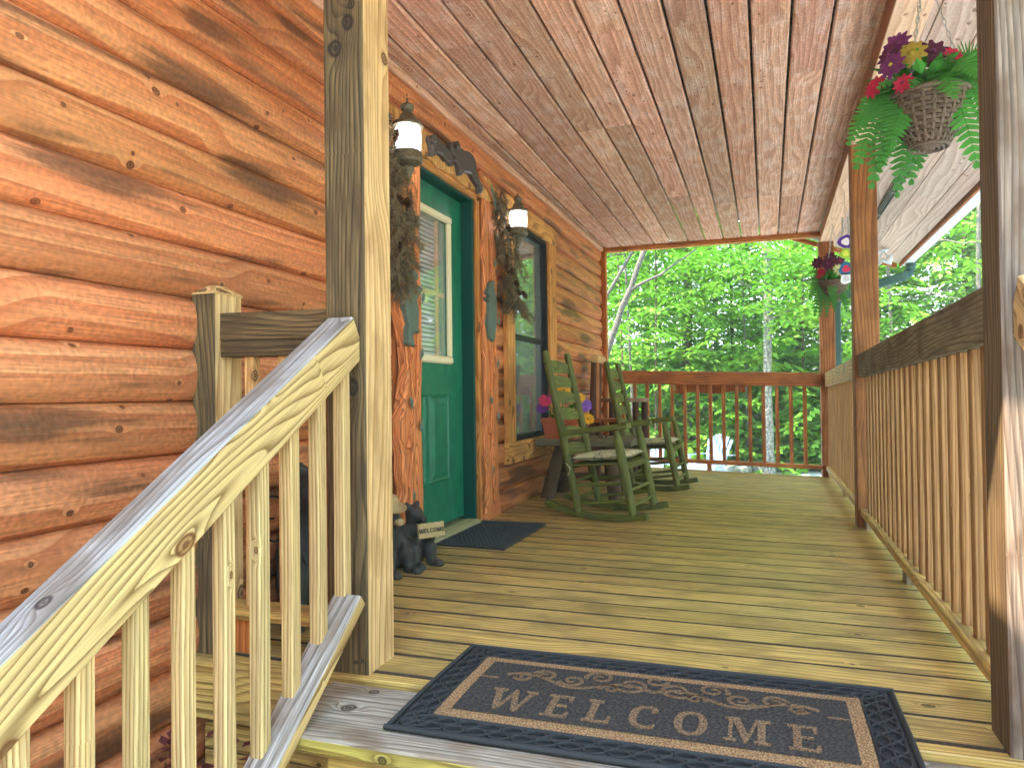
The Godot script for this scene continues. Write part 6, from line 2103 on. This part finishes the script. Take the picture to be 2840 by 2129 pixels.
func build_hanging() -> void:
	var plum := Color(0.10, 0.01, 0.05)
	var violet := Color(0.16, 0.02, 0.12)
	var gold := Color(0.40, 0.28, 0.03)
	var red := Color(0.46, 0.01, 0.05)
	var cw := Color(0.3, 0.2, 0.03)
	hanging_basket("large fern basket with plum, gold and red flowers hung by the near railing section", Vector3(0.555, 2.31, -2.85), 1.795, 0.122, [[0.457, 1.985, -2.80, 0.05, violet, plum], [0.433, 1.945, -2.79, 0.045, plum, violet], [0.434, 1.894, -2.75, 0.048, violet, gold], [0.576, 1.962, -2.86, 0.055, plum, violet], [0.493, 1.930, -2.76, 0.052, gold, cw], [0.383, 1.842, -2.78, 0.042, red, red], [0.462, 1.822, -2.73, 0.036, red, plum], [0.62, 1.914, -2.78, 0.034, red, plum], [0.60, 1.96, -2.92, 0.05, plum, violet]], [[0.32, 1.576, -2.78, 0.14, 0.05], [0.30, 1.667, -2.80, 0.13, 0.045], [0.365, 1.50, -2.76, 0.17, 0.05], [0.39, 1.565, -2.75, 0.14, 0.055], [0.455, 1.48, -2.84, 0.12, 0.045], [0.415, 1.60, -2.74, 0.1, 0.05], [0.52, 1.55, -2.96, 0.14, 0.045], [0.673, 1.531, -2.74, 0.18, 0.06], [0.72, 1.66, -2.78, 0.2, 0.055], [0.73, 1.92, -2.84, 0.12, 0.06], [0.335, 1.74, -2.83, 0.12, 0.045], [0.66, 1.80, -2.68, 0.14, 0.05], [0.60, 1.74, -2.68, 0.12, 0.05], [0.76, 1.80, -2.9, 0.16, 0.055], [0.56, 1.62, -3.02, 0.14, 0.05]])
	hanging_basket("small distant fern basket with maroon and cream flowers hung near the corner post", Vector3(0.62, 2.31, -7.2), 1.77, 0.12, [[0.49, 1.955, -7.16, 0.065, plum, violet], [0.575, 1.93, -7.12, 0.065, plum, violet], [0.51, 1.85, -7.10, 0.055, red, red], [0.665, 1.871, -7.10, 0.06, Color(0.75, 0.7, 0.35), gold], [0.67, 1.954, -7.14, 0.055, plum, red], [0.60, 2.00, -7.2, 0.06, plum, violet], [0.62, 1.96, -7.2, 0.05, gold, cw]], [[0.458, 1.491, -7.16, 0.24, 0.05], [0.498, 1.481, -7.13, 0.24, 0.05], [0.553, 1.479, -7.12, 0.24, 0.05], [0.619, 1.515, -7.10, 0.24, 0.05], [0.686, 1.60, -7.12, 0.2, 0.05], [0.42, 1.64, -7.18, 0.18, 0.05], [0.72, 1.51, -7.14, 0.2, 0.045], [0.80, 1.62, -7.2, 0.2, 0.05], [0.60, 1.56, -7.05, 0.2, 0.05]])
	# wind chime of agate slices
	var t := thing("wind_chime", "wind chime of coloured agate slices hanging beside the brown post", "wind chime", Vector3(0.607, 1.6, -6.0))
	rod(t, "thread", M.steel, Vector3(0.607, 2.31, -6.0), Vector3(0.607, 1.65, -6.0), 0.0015, 0.0015, 4, Color(1, 1, 1))
	for q in [[1.915, 0.052, Color(0.09, 0.02, 0.24), Color(0.85, 0.75, 0.75)], [1.825, 0.04, Color(0.35, 0.55, 0.05), Color(0.7, 0.75, 0.1)], [1.71, 0.05, Color(0.02, 0.14, 0.3), Color(0.6, 0.03, 0.08)], [1.637, 0.042, Color(0.8, 0.8, 0.8), Color(0.6, 0.6, 0.62)]]:
		var mb := MB.new()
		var n := 14
		for i in n:
			var a0 := TAU * i / n
			var a1 := TAU * (i + 1) / n
			var r0: float = q[1] * (1.0 + 0.12 * sin(a0 * 3.0 + q[0] * 9))
			var r1: float = q[1] * (1.0 + 0.12 * sin(a1 * 3.0 + q[0] * 9))
			var A := Vector3(cos(a0) * r0, sin(a0) * r0, 0)
			var B := Vector3(cos(a1) * r1, sin(a1) * r1, 0)
			var D := Vector3(0, 0, 0.004)
			mb.tint = q[2]
			mb.quad(A + D, B + D, B * 0.55 + D, A * 0.55 + D)
			mb.quad(A - D, A * 0.55 - D, B * 0.55 - D, B - D)
			mb.quad(A - D, B - D, B + D, A + D)
			mb.tint = q[3]
			mb.tri(A * 0.55 + D * 0.8, B * 0.55 + D * 0.8, D * 0.8)
			mb.tri(A * 0.55 - D * 0.8, -D * 0.8, B * 0.55 - D * 0.8)
		put(t, "agate_slice", mb.done(), M.petal, Vector3(0.607, q[0], -6.0))
	for x in [-0.02, 0.02]:
		rod(t, "tube_chime", M.steel, Vector3(0.607 + x, 2.10, -6.0), Vector3(0.607 + x, 1.97, -6.0), 0.006, 0.006, 8, Color(1, 1, 1))
	# flood light under the eave
	t = thing("flood_light", "twin-head grey floodlight under the far eave", "light fitting", Vector3(1.13, 2.16, -7.9))
	var mb := MB.new()
	mb.lathe(PackedVector2Array([Vector2(0, 0.0), Vector2(0.05, -0.005), Vector2(0.05, -0.02), Vector2(0, -0.025)]), Vector3.ZERO, 14)
	put(t, "base", mb.done(), M.dirtywhite, Vector3(1.13, 2.165, -7.9))
	for q in [[-0.03, 0.7], [0.035, -0.5]]:
		rod(t, "arm", M.dirtywhite, Vector3(1.13, 2.145, -7.9), Vector3(1.13 + q[0], 2.10, -7.88), 0.008, 0.008, 6, Color(1, 1, 1))
		mb = MB.new()
		mb.lathe(PackedVector2Array([Vector2(0.012, 0.05), Vector2(0.03, 0.02), Vector2(0.045, -0.04), Vector2(0.04, -0.042), Vector2(0, -0.03)]), Vector3.ZERO, 14)
		turned(mb, Basis(Vector3(0, 0, 1), q[1]))
		put(t, "lamp_head", mb.done(), M.dirtywhite, Vector3(1.13 + q[0] * 1.4, 2.065, -7.88))
	# downspout elbow from the gutter back to the corner post
	t = thing("downspout", "dark green corrugated downspout curving from the gutter to the corner post", "downspout", Vector3(1.2, GROUND_Y, -8.3))
	var P := [Vector3(1.45, 2.11, -8.36), Vector3(1.45, 2.06, -8.36), Vector3(1.44, 2.01, -8.36), Vector3(1.41, 1.97, -8.36), Vector3(1.36, 1.945, -8.35), Vector3(1.15, 1.89, -8.34), Vector3(0.90, 1.815, -8.31), Vector3(0.80, 1.78, -8.30), Vector3(0.745, 1.73, -8.295), Vector3(0.735, 1.66, -8.29), Vector3(0.735, 1.0, -8.29), Vector3(0.735, GROUND_Y + 0.02, -8.29)]
	mb = MB.new()
	for i in P.size() - 1:
		var pr := PackedVector2Array()
		for j in 20:
			var a := TAU * j / 20.0
			var rr := 0.045 + (0.003 if j % 2 else 0.0)
			pr.append(Vector2(clampf(cos(a) * rr * 1.2, -0.045, 0.045), clampf(sin(a) * rr * 1.2, -0.04, 0.04)))
		var A: Vector3 = P[i]
		var B: Vector3 = P[i + 1]
		mb.extrude(pr, A - t.position, B + (B - A).normalized() * 0.006 - t.position, Vector3(0, 0, 1), Vector2.ZERO, false, 1, 1, false)
	put(t, "pipe", mb.done(), M.downspout, t.position)
	for y in [1.2, 0.2]:
		slab(t, "strap", M.downspout, Vector3(0.68, y, -8.345), Vector3(0.79, y + 0.03, -8.235))

# ------------------------------------------------------------------ the yard beyond the far railing
func adirondack(label: String, at: Vector3, turn: float) -> void:
	var t := thing("garden_chair", label, "garden chair", Vector3.ZERO, "white garden chairs")
	var w: Material = M.shadedwhite
	for i in 7:
		var a := (i - 3) / 3.0
		var h := 0.98 - 0.11 * a * a
		var A := Vector3(a * 0.20, 0.30, 0.22)
		var B := Vector3(a * 0.29, h, 0.46)
		plank(t, "back_slat", w, A, B, 0.072, 0.018, Vector3(0, 0.3, -1), Color(1, 1, 1))
	for i in 6:
		plank(t, "seat_slat", w, Vector3(-0.28, 0.37 - i * 0.016, -0.28 + i * 0.088), Vector3(0.28, 0.37 - i * 0.016, -0.28 + i * 0.088), 0.075, 0.018, Vector3.UP, Color(1, 1, 1))
	for s in [-1.0, 1.0]:
		plank(t, "arm", w, Vector3(s * 0.34, 0.56, -0.32), Vector3(s * 0.34, 0.54, 0.42), 0.11, 0.02, Vector3.UP, Color(1, 1, 1))
		plank(t, "front_leg", w, Vector3(s * 0.30, 0.0, -0.26), Vector3(s * 0.30, 0.55, -0.26), 0.02, 0.085, Vector3(0, 0, 1), Color(1, 1, 1))
		plank(t, "side_rail", w, Vector3(s * 0.285, 0.345, -0.30), Vector3(s * 0.285, 0.04, 0.62), 0.02, 0.10, Vector3.UP, Color(1, 1, 1))
	plank(t, "back_brace", w, Vector3(-0.34, 0.54, 0.345), Vector3(0.34, 0.54, 0.345), 0.07, 0.02, Vector3.UP, Color(1, 1, 1))
	t.rotation.y = turn
	t.scale = Vector3.ONE * 0.82
	t.position = at

func build_yard() -> void:
	adirondack("white slatted garden chair on the gravel beside the stone edging", Vector3(-0.93, GROUND_Y + 0.012, -13.4), 2.6)
	adirondack("white slatted garden chair on the gravel half behind the rocking chairs", Vector3(-1.62, GROUND_Y + 0.012, -11.4), 3.5)
	var t := thing("garden_table", "low white slatted table on the gravel between the garden chairs", "table", Vector3(-0.98, GROUND_Y + 0.012, -11.6))
	for i in 6:
		plank(t, "slat", M.shadedwhite, Vector3(-1.25, -0.36, -11.85 + i * 0.1), Vector3(-0.71, -0.36, -11.85 + i * 0.1), 0.085, 0.02, Vector3.UP, Color(1, 1, 1))
	for q in [[-1.2, -11.82], [-0.76, -11.82], [-1.2, -11.38], [-0.76, -11.38]]:
		plank(t, "leg", M.shadedwhite, Vector3(q[0], GROUND_Y + 0.012, q[1]), Vector3(q[0], -0.37, q[1]), 0.05, 0.05, Vector3(0, 0, 1), Color(1, 1, 1))
	# edging of flat stones
	for i in 7:
		var x := -0.75 + i * 0.30
		var z := -14.6 - i * 0.2
		t = thing("edging_stone", "flat grey edging stone in the row along the gravel", "stone", Vector3(x, GROUND_Y, z), "stones edging the gravel")
		var mb := nets([[Vector3(-0.12, 0.06, 0), Vector3(0.12, 0.07, 0.02), 0.10 + 0.015 * sin(i * 2.0), 0.11], [Vector3(0, 0.08, -0.05), Vector3(0.05, 0.05, 0.05), 0.09, 0.10]], 0.03, 0.05)
		put(t, "stone", mb.done(), M.rock, Vector3(x, GROUND_Y, z))
	# red-leaved shrub at the foot of the wall beside the steps
	for q in [[-1.50, -1.60, 0.5], [-1.42, -1.28, 0.42]]:
		t = thing("red_shrub", "small red-leaved shrub at the foot of the log wall", "shrub", Vector3(q[0], GROUND_Y, q[1]), "red shrubs by the steps")
		for i in 9:
			var a := TAU * i / 9.0
			var e := Vector3(q[0] + cos(a) * 0.13, GROUND_Y + q[2] * rng.randf_range(0.7, 1.1), q[1] + sin(a) * 0.16)
			rod(t, "twig", M.barklog, Vector3(q[0], GROUND_Y, q[1]), e, 0.006, 0.003, 5, Color(0.8, 0.6, 0.6))
			leaf_bunch(t, e, 12, 0.08, 0.06, M.redleaf)
